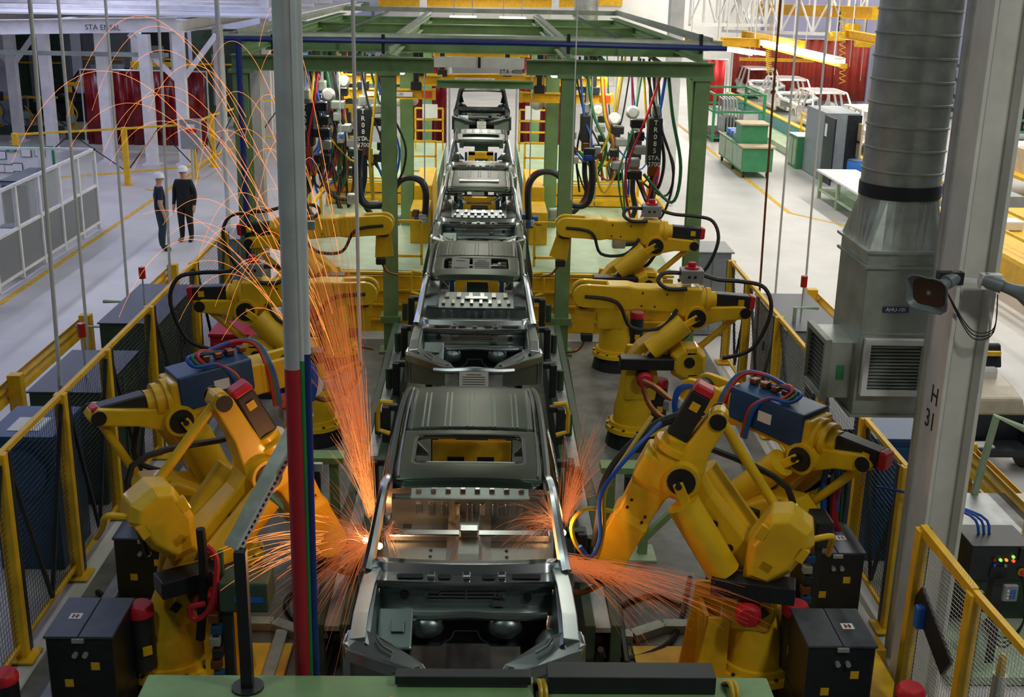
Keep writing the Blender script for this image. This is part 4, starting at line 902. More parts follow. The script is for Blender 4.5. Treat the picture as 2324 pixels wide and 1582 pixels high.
tag(MB().cyl((4.13, 10.15, 0), (4.13, 10.15, 9.4), .058, n=14).build('vertical_pipe', 'pipe_steel', smooth=True), 'galvanised vertical pipe between the air duct and the white column', 'pipe')
def horn(label, tip, dirv, sc):
    t = thing('horn_loudspeaker', label, 'loudspeaker', tip, 'grey horn loudspeakers'); d, a, b = frame(dirv); tip = V(tip)
    def ring(u, r, sq): return [tip+d*u+(a*cos(k)*r*(1+sq*abs(sin(2*k))**2*.25)+b*sin(k)*r*.8*(1+sq*abs(sin(2*k))**2*.25)) for k in [2*pi*i/20 for i in range(20)]]
    MB().loft([ring(u*sc, r*sc, q) for u, r, q in ((.0, .06, 0), (.10, .07, 0), (.18, .085, .3), (.30, .15, .7), (.36, .215, 1), (.375, .22, 1))], cap=False).build('horn_bell', 'horn_grey', t, smooth=True).modifiers.new('sheet', 'SOLIDIFY').thickness = .008
    MB().loft([ring(u*sc, r*sc, q) for u, r, q in ((.33, .16, .9), (.18, .06, .3))]).build('horn_throat', 'rubber', t, smooth=True)
    MB().lathe(tip+d*.2*sc, d, [(0, .05*sc), (.12*sc, .04*sc), (.15*sc, .01*sc)], 12).build('centre_cone', 'horn_grey', t, smooth=True)
    MB().cyl(tip-d*.16*sc, tip+d*.02, .07*sc, n=14).build('driver', 'horn_grey', t, smooth=True)
    return t
h1 = at(2150, 640, y=9.15); horn('grey horn loudspeaker on the duct side of the white column', h1, (-.75, -.62, -.18), .82)
h2 = at(2270, 648, y=9.15); horn('grey horn loudspeaker on the tug side of the white column', h2, (.85, -.45, -.22), .85)
br_ = thing('speaker_bracket', 'white bar bracket with cables holding the two loudspeakers on the column', 'bracket', (4.12, 9.26, h1.z))
MB().bar(h1+V((-.02, .12, 0)), h2+V((.02, .10, 0)), .03, .03).build('bar', 'white_paint', br_)
MB().box(h2+V((-.06, .06, .02)), (.16, .08, .12)).build('bracket_box', 'white_paint', br_)
MB().box(h1+V((.04, .06, .02)), (.2, .08, .10)).build('bracket_box', 'black_metal', br_)
for k in range(3): MB().tube([h1+V((.0, .05, -.05)), V((4.03, 9.28, h1.z-.35-.02*k)), V((4.15, 9.26, h1.z-.45-.03*k)), V((4.28, 9.24, h1.z-.40-.02*k)), h2+V((.0, .02, -.08))], .005, 5, 5).build('cable', 'rubber', br_)
# ================================================================ walking aisle side: partition, board, railings, people
def simple(name, label, cat, parts, group=None):
    """thing from a list of (part name, material, a, b) boxes in world space"""
    xs = [v for p in parts for v in (p[2][0], p[3][0])]; ys = [v for p in parts for v in (p[2][1], p[3][1])]; zs = [v for p in parts for v in (p[2][2], p[3][2])]
    t = thing(name, label, cat, ((min(xs)+max(xs))/2, (min(ys)+max(ys))/2, min(zs)), group)
    for p in parts: MB().b2(p[2], p[3]).build(p[0], p[1], t, bev=p[4] if len(p) > 4 else .008)
    return t
P = thing('glazed_partition', 'long grey framed partition with clear upper and grey lower panels beside the aisle', 'partition', (-9.55, 26.4, 0))
ys = [23.15, 24.45, 25.75, 27.05, 28.35, 29.6]
for y in ys: MB().b2((-9.58, y-.04, .02), (-9.5, y+.04, 2.0)).build('post', 'white_steel', P)
for a, b in zip(ys, ys[1:]):
    for z in (.16, 1.08, 1.97): MB().b2((-9.57, a+.04, z-.03), (-9.51, b-.04, z+.03)).build('rail', 'white_steel', P)
    MB().b2((-9.545, a+.04, .19), (-9.535, b-.04, 1.05)).build('lower_panel', 'panel_grey', P)
    MB().b2((-9.545, a+.04, 1.11), (-9.535, b-.04, 1.94)).build('upper_pane', 'mesh_clear', P)
MB().b2((-12.2, 29.56, 1.94), (-9.5, 29.64, 2.0)).b2((-10.9, 29.56, 0), (-10.84, 29.64, 1.94)).build('return_rail', 'white_steel', P)
W = thing('notice_board', 'white notice board with green border and pinned sheets behind the partition', 'notice board', (-12.9, 31.5, 0))
a = at(-30, 333, y=31.5); b = at(124, 410, y=31.5)
MB().b2((a.x-.6, 31.5, .75), (b.x, 31.55, a.z)).build('board', 'white_paint', W)
MB().b2((a.x-.6, 31.48, a.z-.03), (b.x+.03, 31.56, a.z+.04)).build('border', 'sign_green', W)
MB().b2((b.x-.0, 31.48, .75), (b.x+.05, 31.56, a.z)).build('border', 'sign_green', W)
sp = at(27, 340, y=31.46); sg = MB().box(sp, (.30, .01, .11)).build('header', 'sign_green', W)
text('header_lettering', 'SAFETY', .055, CAMF(sp+V((0, -.008, .025))), 'white_ink', sg); text('header_lettering', 'FIRST', .055, CAMF(sp+V((0, -.008, -.027))), 'white_ink', sg)
for px, py in ((2, 352), (59, 347), (90, 346), (-20, 355), (2, 382), (20, 383), (40, 380), (-20, 384)):
    c = at(px, py, y=31.47); f = MB().box(c, (.27, .012, .22)).build('pinned_frame', 'ink', W); MB().box(c+V((0, -.006, 0)), (.24, .01, .19)).build('pinned_sheet', 'paper', f)
for x in (a.x, b.x-.1): MB().b2((x-.03, 31.5, 0), (x+.03, 31.56, .75)).build('leg', 'white_steel', W)
simple('machine_cabinet', 'dark slate machine cabinet behind the glazed partition', 'cabinet', [('body', 'grey_cabinet', (-11.05, 27.5, 0), (-10.4, 29.4, 1.5)), ('top', 'cabinet_top', (-11.07, 27.48, 1.5), (-10.38, 29.42, 1.53)), ('door', 'cabinet_top', (-11.0, 27.47, .1), (-10.75, 27.5, 1.42)), ('door', 'cabinet_top', (-10.7, 27.47, .1), (-10.45, 27.5, 1.42))])
t = thing('plastic_drum', 'small blue plastic drum behind the partition next to the slate cabinet', 'drum', (-10.35, 26.2, 0))
MB().lathe((-10.35, 26.2, 0), (0, 0, 1), [(0, .24), (.04, .26), (.3, .27), (.34, .28), (.6, .28), (.64, .26), (.74, .26)], 16).build('shell', 'blue_cabinet', t, smooth=True); MB().cyl((-10.35, 26.2, .74), (-10.35, 26.2, .77), .24, n=16).build('lid', 'blue_box', t)
t = simple('work_table', 'low light work table behind the lower partition panels', 'table', [('top', 'white_paint', (-11.4, 24.2, .72), (-10.0, 25.8, .77))] + [('leg', 'white_steel', (x, y, 0), (x+.06, y+.06, .72)) for x in (-11.3, -10.12) for y in (24.3, 25.7)])
simple('tool_case', 'black tool case with yellow latches on the work table', 'tool case', [('case', 'black_metal', (-10.9, 24.8, .77), (-10.35, 25.15, .90)), ('latch', 'paint_yellow', (-10.7, 24.78, .80), (-10.62, 24.8, .87)), ('handle', 'black_metal', (-10.72, 24.92, .90), (-10.5, 25.0, .95))])
simple('waste_bin', 'dark bin at the aisle end of the partition', 'bin', [('body', 'cabinet_black', (-9.75, 21.6, 0), (-9.3, 22.3, 1.1)), ('rim', 'black_metal', (-9.78, 21.57, 1.05), (-9.27, 22.33, 1.13))])
R = thing('yellow_railing', 'yellow barrier railing with black cross braces at the aisle end', 'railing', (-10.6, 36, 0))
pts = [V((-13.2, 34.2, 0)), V((-10.63, 35.9, 0)), V((-8.93, 37.2, 0)), V((-8.86, 39.6, 0)), V((-8.2, 44, 0)), V((-6.6, 46.5, 0))]
for p in pts:
    MB().b2((p.x-.075, p.y-.075, .02), (p.x+.075, p.y+.075, 1.72)).build('post', 'paint_yellow', R); MB().b2((p.x-.15, p.y-.15, 0), (p.x+.15, p.y+.15, .02)).build('foot', 'paint_yellow', R)
for p, q in zip(pts, pts[1:]):
    u = V((0, 0, 1))
    MB().bar(p+u*1.68, q+u*1.68, .05, .06).build('top_rail', 'paint_yellow', R); MB().bar(p+u*.38, q+u*.38, .05, .05).build('low_rail', 'paint_yellow', R)
    mid = (p+q)/2; MB().bar(p+u*.4, mid+u*1.62, .03, .03).bar(q+u*.4, mid+u*1.62, .03, .03).build('brace', 'black_metal', R)
simple('switch_box', 'grey electrical switch box on the yellow railing by the red curtain', 'switch box', [('box', 'grey_box', (-9.15, 36.6, 1.0), (-8.55, 36.85, 1.9)), ('stem', 'pipe_steel', (-8.88, 36.7, .0), (-8.82, 36.76, 1.0)), ('warning_label', 'cap_red', (-8.95, 36.59, 1.5), (-8.65, 36.6, 1.62)), ('rating_label', 'paper', (-8.95, 36.59, 1.64), (-8.7, 36.6, 1.75))])
# white steel mezzanine with station lettering
Mz = thing('white_mezzanine', 'white steel mezzanine frame with station lettering on its front beam', 'mezzanine', (-13, 44, 0))
hsec(MB(), (-18.5, 40, 4.24), (-9.9, 40, 4.52), .34, .46).build('front_beam', 'white_steel', Mz)
for x, y, z in ((-17.2, 44.9, 4.3), (-15.05, 42.3, 4.3), (-12.5, 40.4, 4.2), (-10.95, 39.9, 4.2), (-9.9, 40.1, 4.3), (-9.9, 46, 4.3), (-11.1, 44.5, 4.3), (-8.4, 48, 4.3), (-13.5, 48, 4.3)):
    MB().b2((x-.17, y-.17, 0), (x+.17, y+.17, z)).build('column', 'white_steel', Mz)
    MB().b2((x-.28, y-.28, 0), (x+.28, y+.28, .04)).build('base_plate', 'white_steel', Mz)
for x0, y0, x1, y1 in ((-9.9, 40, -9.9, 66), (-13.5, 40.2, -13.5, 66), (-17.2, 40.2, -17.2, 66), (-6.6, 46, -6.6, 66)):
    hsec(MB(), (x0, y0, 4.45), (x1, y1, 4.45), .3, .4).build('long_beam', 'white_steel', Mz)
MB().b2((-24, 41, 4.72), (-6.6, 64, 4.78)).build('roof_deck', 'white_steel', Mz)
for (x, y, dx) in ((-17.2, 44.9, 1.2), (-17.2, 44.9, -1.2), (-9.95, 40.05, -1.5), (-9.9, 40.2, 1.2)):
    MB().bar((x, y, 2.7), (x+dx, y, 4.2), .16, .16).build('knee_brace', 'white_steel', Mz)
MB().bar((-18.5, 39.9, 3.55), (-10.2, 39.9, 3.55), .1, .14).build('cable_rail', 'galv_dull', Mz)
for y in (44, 50, 56, 62): MB().bar((-22, y, 4.86), (-7, y+1, 4.9), .3, .12).build('roof_duct', 'white_steel', Mz)
p = at(233, 63, y=39.8); text('beam_lettering', 'STA EMS6L', .24, CAMF(V((p.x, 39.80, p.z))), 'ink', Mz)
# red weld curtain (hung folds)
def curtain(name, label, x0, x1, y, z0, z1, mt, folds, panels=1, amp=.05):
    t = thing(name, label, 'curtain', ((x0+x1)/2, y, z0), 'red weld curtains')
    for k in range(panels):
        a = x0+(x1-x0)*k/panels; b = x0+(x1-x0)*(k+1)/panels-.01; N = max(8, int(folds/panels*6))
        MB().loft([[V((a+(b-a)*i/N, y+amp*sin(2*pi*i/6+.3*z), z)) for i in range(N+1)] for z in (z0, (z0+z1)/2, z1)], closed=False).build('curtain_panel', mt, t, smooth=True).modifiers.new('sheet', 'SOLIDIFY').thickness = .01
    MB().cyl((x0-.1, y, z1+.03), (x1+.1, y, z1+.03), .03, n=8).build('curtain_rod', 'pipe_steel', t)
    for x in (x0-.08, x1+.08): MB().cyl((x, y, 0), (x, y, z1+.05), .03, n=8).build('stand_pole', 'pipe_steel', t)
curtain('weld_curtain', 'dark red weld curtain under the white mezzanine behind the aisle', -13.9, -9.7, 42.6, .25, 2.8, 'red_curtain', 9, 3)
for k, (x, w, h, mt) in enumerate(((-19.5, 2.2, 3.6, 'green_dark'), (-16.6, 1.8, 3.9, 'grey_cabinet'), (-14.2, 2.0, 4.0, 'black_metal'), (-11.6, 2.2, 3.7, 'green_dark'), (-9.0, 1.8, 3.9, 'black_metal'), (-6.6, 1.8, 3.6, 'green_dark'))):
    simple('machine_bank', ['dark green machine bank at the mezzanine far corner', 'slate machine bank behind the dark parked body', 'black machine bank behind the low yellow fixture', 'dark green machine bank behind the red curtain', 'black machine bank past the curtain end', 'dark green machine bank at the open end of the mezzanine'][k], 'machine', [('body', mt, (x-w/2, 53.6, .1), (x+w/2, 55, h))] + [('door', 'grey_box' if j % 2 else mt, (x-w/2+.1+j*w/3, 53.55, .3+.2*j), (x-w/2+w/3-.05+j*w/3, 53.6, h-.5*(j+1))) for j in range(3)] + [('hose_rail', 'paint_yellow', (x-w/2, 53.5, h*.6), (x+w/2, 53.55, h*.6+.08)), ('plinth', 'black_metal', (x-w/2, 53.6, 0), (x+w/2, 55, .1))], 'machine banks under the mezzanine')
# machinery under the mezzanine
def fixture(label, x, y, seed, w=1.6, h=2.2, grp='weld fixtures'):
    rnd = random.Random(seed)
    t = thing('weld_fixture', label, 'fixture', (x, y, 0), grp)
    MB().b2((x-w/2, y-.5, 0), (x+w/2, y+.5, .25)).build('base', 'green_dark', t)
    for k in range(3):
        px = x-w/2+.15+(w-.3)*k/2; hh = h*(.7+.3*rnd.random())
        MB().b2((px-.06, y-.06, .25), (px+.06, y+.06, hh)).build('upright', 'paint_yellow' if k != 1 else 'grey_box', t)
        MB().box((px+.1*rnd.uniform(-1, 1), y-.1, hh*.8), (.24, .2, .34)).build('gun_block', 'black_metal', t, bev=.02)
        MB().box((px, y-.15, .5+.3*rnd.random()), (.3, .24, .3)).build('clamp_unit', 'galvanised', t, bev=.02)
        MB().tube([(px, y-.2, hh*.75), (px+.3, y-.3, hh*.5), (px+.2, y-.3, .6), (px+.5, y-.3, .35)], .03, 6, 4).build('hose', rnd.choice(['hose_blue', 'rubber', 'hose_yellow', 'hose_green', 'hose_red']), t)
    MB().b2((x-w/2, y-.05, h*.75), (x+w/2, y+.05, h*.8)).build('cross_bar', 'paint_yellow', t)
    return t
fixture('yellow and black weld fixture between the pale posts before the red curtain', -14.6, 46, 1, 2.2, 2.6)
fixture('yellow low weld fixture under the far end of the mezzanine beam', -17.6, 47, 2, 2.4, 1.8)
fixture('weld fixture with hanging guns behind the red curtain rod', -12.0, 46, 3, 2.4, 3.6)
fixture('weld fixture past the red curtain near the switch box', -9.2, 50, 4, 2.0, 3.4)
fixture('weld fixture beyond the pale drop post on the aisle side', -6.6, 49, 5, 2.0, 3.2)
fixture('weld fixture far down the aisle beside the gantry post', -5.0, 40, 6, 1.6, 2.6)
t = simple('panel_cabinet', 'green grey control cabinet under the mezzanine by the curtain edge', 'cabinet', [('body', 'grey_cabinet', (-15.2, 47.5, .1), (-14.1, 48.2, 2.6)), ('door', 'grey_cabinet', (-15.1, 47.48, .2), (-14.7, 47.5, 2.5)), ('door', 'grey_cabinet', (-14.65, 47.48, .2), (-14.2, 47.5, 2.5)), ('plinth', 'black_metal', (-15.2, 47.5, 0), (-14.1, 48.2, .1))])
sv = clone(cars[4]); sv.location = (-17.0, 52, -.4); sv.rotation_euler = (0, 0, radians(-70)); sv['label'] = 'dark car body standing in the far bay under the mezzanine'; sv['group'] = 'car bodies in other bays'
simple('body_cradle', 'low black cradle under the dark car body in the far bay', 'cradle', [('frame', 'black_metal', (-18.2, 51, 0), (-15.8, 53, .75))])
# hanging conduits
def rod(label, x, y, z0, r=.028, mt='pipe_bright', grp='thin drop conduits', dx=0):
    r *= .78
    tag(MB().tube([(x, y, 9.55), (x+dx*.3, y, (z0+9)/2), (x+dx, y, z0)], r, 8).build('drop_conduit', mt, smooth=True), label, 'conduit', grp)
rod('steel drop conduit ending at the dark cabinet beside the nearer guard rail', -4.85, 13.62, 1.47, .033, dx=-.12)
rod('steel drop conduit passing the nearer guard rail post', -5.57, 16.55, 0, .03, dx=-.04)
rod('steel drop conduit passing the farther pipe stand', -5.62, 18.75, 0, .03, dx=-.04)
rod('steel drop conduit in front of the two workers', -4.89, 19.05, 0, .03, dx=-.18)
rod('bright drop conduit in front of the pipe-side gantry column, near the sparks', -1.30, 13.0, .62, .027)
rod('thin drop conduit beside the gantry sign', 1.47, 18.6, 2.9, .012)
rod('brown drop conduit with a kink above the duct-side fence', 4.26, 17.55, 0, .022, 'copper', dx=.1)
rod('steel drop conduit passing the pale green pipe stand', 5.01, 19.4, 0, .024, dx=.05)
rod('steel drop conduit beside the duct grille', 5.36, 19.0, 0, .024, dx=.1)
rod('steel drop conduit beyond the white column, near the tug', 6.6, 12.6, 0, .03, dx=-.1)
# ---------------------------------------------------------------- two people
def person(label, loc, yaw, top, legs, akimbo=False, bare=False):
    v = []; e = []; r = []
    def add(p, rad, to=None):
        v.append(p); r.append(rad if isinstance(rad, tuple) else (rad, rad)); i = len(v)-1
        if to is not None: e.append((to, i))
        return i
    pel = add((0, 0, .97), (.155, .11)); sp = add((0, .0, 1.14), (.145, .105), pel); ch = add((0, 0, 1.34), (.17, .115), sp); nb = add((0, -.01, 1.47), (.085, .08), ch)
    nk = add((0, .0, 1.54), .052, nb); hd = add((0, .02, 1.62), (.07, .082), nk); ht = add((0, .01, 1.72), (.076, .09), hd)
    for s in (-1, 1):
        sh = add((s*.17, 0, 1.42), .07, ch)
        if akimbo and s < 0:
            el = add((-.40, -.06, 1.16), .046, sh); wr = add((-.22, .08, 1.00), .033, el); ha = add((-.17, .10, .97), .034, wr); fd = V((.6, .5, -.3))
        else:
            ua = add((s*.225, -.01, 1.28), .054, sh); el = add((s*.25, -.03, 1.12), .046, ua); wr = add((s*.255, .05, .89), .032, el); ha = add((s*.255, .07, .82), .036, wr); fd = V((0, .25, -1))
        fd.normalize(); h = V(v[ha])
        for k, L in enumerate((.075, .085, .08, .062)):
            o = V((0, .045-.028*k, 0)) if not (akimbo and s < 0) else V((0, 0, .035-.024*k))
            f1 = add(tuple(h+o+fd*.05), .0095, ha); f2 = add(tuple(h+o*1.1+fd*(.05+L*.55)), .009, f1); add(tuple(h+o*1.1+fd*(.05+L)+V((-s*.012, 0, 0))), .008, f2)
        t1 = add(tuple(h+V((-s*.01, .05, .0))), .011, ha); add(tuple(h+V((-s*.02, .075, -.035))), .009, t1)
        hp = add((s*.09, 0, .90), (.095, .10), pel); th = add((s*.10, .01, .70), .082, hp); kn = add((s*.105, .02, .50), .062, th); cf = add((s*.11, -.01, .32), .06, kn); an = add((s*.115, -.01, .09), .043, cf)
        ft = add((s*.12, .05, .045), (.045, .04), an); add((s*.13, .17, .035), (.042, .033), ft)
    me = bpy.data.meshes.new('person'); me.from_pydata(v, e, []); o = bpy.data.objects.new('person', me); COL.objects.link(o)
    sk = o.modifiers.new('skin', 'SKIN'); sk.use_smooth_shade = True
    for i, d in enumerate(me.skin_vertices[0].data): d.radius = tuple(a*(1.28 if a > .03 and v[i][2] < 1.5 else 1) for a in r[i]); d.use_root = i == 0
    o.modifiers.new('sub', 'SUBSURF').levels = 2; o.modifiers['sub'].render_levels = 2
    dg = bpy.context.evaluated_depsgraph_get(); nm = bpy.data.meshes.new_from_object(o.evaluated_get(dg))
    bpy.data.objects.remove(o)
    bm = bmesh.new(); bm.from_mesh(nm)
    for c, rr in (((0, .112, 1.645), .014), ((0, .106, 1.655), .011), ((-.078, .01, 1.65), .016), ((.078, .01, 1.65), .016)):     # nose, ears
        bmesh.ops.create_icosphere(bm, subdivisions=1, radius=rr, matrix=Matrix.Translation(c))
    for sx in (-.03, .03): bmesh.ops.create_icosphere(bm, subdivisions=1, radius=.011, matrix=Matrix.Translation((sx, .096, 1.672)))
    bmesh.ops.create_icosphere(bm, subdivisions=1, radius=.012, matrix=Matrix.Translation((0, .1, 1.603)) @ Matrix.Diagonal((1.8, .6, .5, 1)))
    bm.to_mesh(nm); bm.free(); nm.materials.clear()
    for k in (top, legs, 'skin', 'rubber'): nm.materials.append(MT[k])
    for f in nm.polygons:
        c = f.center; ax = abs(c.x); i = 0
        arm = ax > .21 and c.z < 1.44
        if c.z > 1.50: i = 3 if (abs(c.z-1.672) < .012 and c.y > .095) else 2
        elif c.z < .11: i = 3
        elif arm and (c.z < (1.22 if bare else .90)) and ax > .21: i = 2
        elif akimbo and c.x < -.13 and c.y > .05 and c.z < 1.05: i = 2
        elif c.z < .99: i = 1
        f.material_index = i; f.use_smooth = True
    nm.name = 'person'; o = bpy.data.objects.new('person', nm); COL.objects.link(o)
    tag(o, label, 'person', 'workers standing in the aisle'); ORI[o.name] = V()
    hat = MB().lathe((0, .01, 1.70), (0, 0, 1), [(0, .125), (.01, .132), (.03, .125), (.07, .115), (.11, .085), (.13, .03), (.132, .004)], 18)
    hat.loft([[V((.125*cos(a), .01+.14*sin(a)+(0.03 if sin(a) > .2 else 0), z)) for a in [2*pi*i/18 for i in range(18)]] for z in (1.695, 1.708)])
    hat.build('hard_hat', 'hat_white', o, smooth=True)
    MB().b2((-.16, -.115, .975), (.16, .115, 1.0)).build('belt', 'rubber', o, bev=.05)
    o.location = loc; o.rotation_euler = (0, 0, yaw); return o
person('person in a dark jacket, dark trousers and white hard hat, arms hanging down', (-7.04, 28.27, 0), radians(172), 'cloth_black', 'cloth_black')
person('person in navy short-sleeved shirt and white hard hat, hand on hip', (-7.35, 27.25, 0), radians(-68), 'cloth_navy', 'cloth_teal', True, True)
# ================================================================ bright bays on the far side
t = thing('tool_cart', 'green wheeled tool cart with raised desk and blue bins in the bright aisle', 'cart', (9.2, 40.5, 0))
for part, mt, a, b in (('lower_box', 'green_bench', (8.55, 38.9, .22), (9.55, 43.0, 1.0)), ('desk', 'green_bench', (8.62, 39.7, 1.0), (9.5, 40.6, 1.65)), ('desk_top', 'plywood', (8.58, 39.6, 1.65), (9.55, 40.7, 1.7)), ('bench_top', 'plywood', (8.5, 38.8, 1.0), (9.62, 39.6, 1.05)), ('rim', 'plywood', (8.5, 40.7, 1.0), (8.56, 43.05, 1.04)), ('panel', 'green_pale', (8.53, 39.0, .3), (8.55, 40.4, .95)), ('panel', 'green_pale', (8.53, 40.5, .3), (8.55, 41.7, .95)), ('panel', 'green_pale', (8.53, 41.8, .3), (8.55, 42.9, .95))): MB().b2(a, b).build(part, mt, t)
for k in range(3): MB().b2((8.7, 41.0+.6*k, 1.0), (9.4, 41.45+.6*k, 1.22)).build('bin', 'blue_bright' if k else 'grey_box', t, bev=.02)
for x in (8.65, 9.45):
    for y in (39.1, 40.9, 42.8): MB().cyl((x-.03, y, .11), (x+.03, y, .11), .11, n=12).build('caster', 'rubber', t)
simple('tall_cabinet', 'tall grey steel cabinet with black open doors beside the bright aisle', 'cabinet', [('body', 'grey_cabinet', (11.1, 38.6, .02), (12.2, 41.0, 2.2)), ('door', 'cabinet_black', (11.05, 37.4, .05), (11.10, 38.6, 2.15)), ('door', 'cabinet_black', (11.8, 38.56, .05), (12.26, 38.6, 2.15)), ('label', 'paper', (11.04, 38.2, 1.5), (11.05, 38.45, 1.9))])
simple('green_cupboard', 'small green cupboard beside the tall grey cabinet', 'cupboard', [('body', 'green_bench', (10.9, 41.1, 0), (11.9, 42.3, 1.1)), ('door', 'green_pale', (10.88, 41.2, .1), (10.9, 41.6, 1.0)), ('door', 'green_pale', (10.88, 41.7, .1), (10.9, 42.2, 1.0)), ('top', 'white_paint', (10.88, 41.08, 1.1), (11.92, 42.32, 1.13))])
simple('work_bench', 'pale green work bench with white top in front of the tall cabinet', 'bench', [('top', 'white_paint', (10.1, 31.5, .80), (11.3, 35.6, .86))] + [('leg', 'green_pale', (x, y, 0), (x+.1, y+.1, .80)) for x in (10.15, 11.15) for y in (31.6, 33.5, 35.4)] + [('shelf', 'green_pale', (10.15, 31.6, .25), (11.25, 35.5, .29))])
t = thing('waste_barrel', 'blue barrel under the white topped bench', 'barrel', (11.7, 36.8, 0))
MB().lathe((11.7, 36.8, 0), (0, 0, 1), [(0, .30), (.3, .32), (.34, .33), (.62, .33), (.66, .32), (.92, .32), (.95, .30)], 16).build('shell', 'blue_bright', t, smooth=True); MB().lathe((11.7, 36.8, .95), (0, 0, 1), [(0, .31), (.02, .31), (.03, .28)], 16).build('rim', 'blue_box', t)
K = thing('parts_rack', 'green tube rack holding grey door frames near the red curtain', 'rack', (10.2, 49.5, 0))
for x in (9.2, 11.2):
    for y in (47.8, 51.4): MB().b2((x-.05, y-.05, 0), (x+.05, y+.05, 1.9)).build('upright', 'green_rack', K)
for z in (.18, 1.2, 1.87):
    for y in (47.8, 51.4): MB().b2((9.2, y-.04, z-.04), (11.2, y+.04, z+.04)).build('cross_tube', 'green_rack', K)
    for x in (9.2, 11.2): MB().b2((x-.04, 47.8, z-.04), (x+.04, 51.4, z+.04)).build('side_tube', 'green_rack', K)
MB().b2((9.2, 47.8, .2), (11.2, 51.4, .24)).build('rack_floor', 'black_metal', K)
for k in range(5):
    x = 9.7+.13*k
    d = thing('door_frame', 'grey pressed door frame standing in the green tube rack', 'door frame', (x, 48.6, .24), 'grey door frames in the rack')
    MB().tube([(x, 48.1, .26), (x, 48.1, 1.0), (x, 48.5, 1.6), (x, 49.4, 1.65), (x, 49.4, .3), (x, 48.1, .28)], .04, 6).build('frame_tube', 'grey_box', d); MB().b2((x-.02, 48.15, .3), (x+.02, 49.35, .95)).build('frame_skin', 'galvanised', d)
simple('white_carton', 'white carton standing in the green tube rack', 'carton', [('box', 'white_paint', (10.5, 48.3, .24), (11.1, 49.2, 1.1)), ('flap', 'paper', (10.5, 48.28, 1.1), (11.1, 48.7, 1.12))])
curtain('weld_curtain', 'bright red weld curtain beside the green gantry corner', 9.3, 10.6, 53.2, .9, 2.85, 'curtain_bright', 4, 1)
curtain('weld_curtain', 'wide bright red weld curtain behind the silver car bodies', 12.6, 19.5, 61.5, .4, 3.4, 'curtain_brown', 16, 4)
silver = make_car('body_silver', 'body_silver', False)
for i, (y, l) in enumerate(((40.8, 'nearest to the tall grey cabinet'), (47.2, 'second after the cabinet, under the long lamp'), (53.2, 'third from the cabinet'), (59.2, 'next to the wide red curtain'))):
    c = silver if i == 0 else clone(silver)
    c.location = (13.6, y, -.35); c['label'] = 'bare silver car body on the side line, '+l; c['group'] = 'silver car bodies on the side line'
simple('side_line', 'low conveyor with teal side and yellow edge carrying the silver bodies', 'conveyor', [('side_wall', 'teal_floor', (12.3, 38, .02), (12.5, 61, .75)), ('bed', 'galvanised', (12.5, 38, .02), (14.7, 61, .7)), ('edge', 'paint_yellow', (12.28, 38, .75), (12.52, 61, .8)), ('walkway', 'green_pale', (11.35, 43.5, .02), (12.28, 61, .28))])
Y = thing('access_railing', 'yellow access railing beside the silver body conveyor', 'railing', (12.1, 42, .28))
for y in (42, 43.6, 45.4): MB().cyl((12.1, y, .28), (12.1, y, 1.5), .04, n=8).build('post', 'paint_yellow', Y)
for z in (.9, 1.46): MB().cyl((12.1, 42, z), (12.1, 45.4, z), .035, n=8).build('rail', 'paint_yellow', Y)
simple('plywood_guard', 'brown board guard leaning beside the nearest silver body', 'board', [('board', 'plywood', (12.15, 38.2, .8), (12.22, 41.3, 1.9)), ('batten', 'black_metal', (12.12, 38.2, 1.3), (12.15, 41.3, 1.36))])
# overhead lamps, yellow cranes and white trusses
def lamp(label, p0, p1, w=.35):
    t = thing('lamp_fixture', label, 'lamp', (V(p0)+V(p1))/2, 'long tube lamps over the side line'); d, s, u = frame(V(p1)-V(p0)); L = (V(p1)-V(p0)).length
    MB().bar(V(p0)+u*.06, V(p1)+u*.06, w, .08).build('housing', 'white_paint', t)
    for k in (-1, 1): MB().cyl(V(p0)+s*k*w*.25, V(p1)+s*k*w*.25, .045, n=8).build('tube', 'tube_light', t)
    MB().bar(V(p0)+s*w*.55, V(p1)+s*w*.55, .02, .16).bar(V(p0)-s*w*.55, V(p1)-s*w*.55, .02, .16).build('reflector', 'tube_light', t)
    for k in (.15, .85): q = V(p0).lerp(V(p1), k); MB().cyl(q+u*.1, (q.x, q.y, 9.6), .015, n=5).build('hanger', 'pipe_steel', t)
lamp('long glowing tube lamp over the silver bodies, above the sloping yellow rail', at(1728, 96, y=50), at(1905, 138, y=41))
lamp('short white tube lamp by the first red curtain', at(1662, 112, y=54), at(1722, 122, y=50), .5)
lamp('small glowing lamp hung above the centre of the line behind the gantry', (-1.0, 37.5, 4.95), (-.2, 37.5, 4.95), .3)
lamp('small glowing lamp on the air duct side of the line centre behind the gantry', (.5, 37.5, 4.95), (1.3, 37.5, 4.95), .3)
def beamlike(name, label, cat, p0, p1, w, h, mt, grp=None, hang=True):
    p0 = V(p0); p1 = V(p1); t = thing(name, label, cat, (p0+p1)/2, grp); hsec(MB(), p0, p1, w, h).build('beam', mt, t)
    for k in (0, 1): q = p0.lerp(p1, k); MB().bar(q+(p1-p0).normalized()*(-.03 if k == 0 else .03), q+(p1-p0).normalized()*(.03 if k == 0 else -.03), w*1.1, h*1.1).build('end_plate', mt, t)
    if hang:
        for k in (.12, .88): q = p0.lerp(p1, k); MB().cyl(q+V((0, 0, h/2)), (q.x, q.y, 9.6), .025, n=6).build('hanger_rod', 'white_paint', t)
    return t
yc = 'yellow overhead crane beams'
beamlike('crane_beam', 'yellow crane beam sloping beside the gantry corner', 'crane beam', at(1562, 84, y=52), at(1640, 104, y=42), .25, .3, 'paint_yellow', yc)
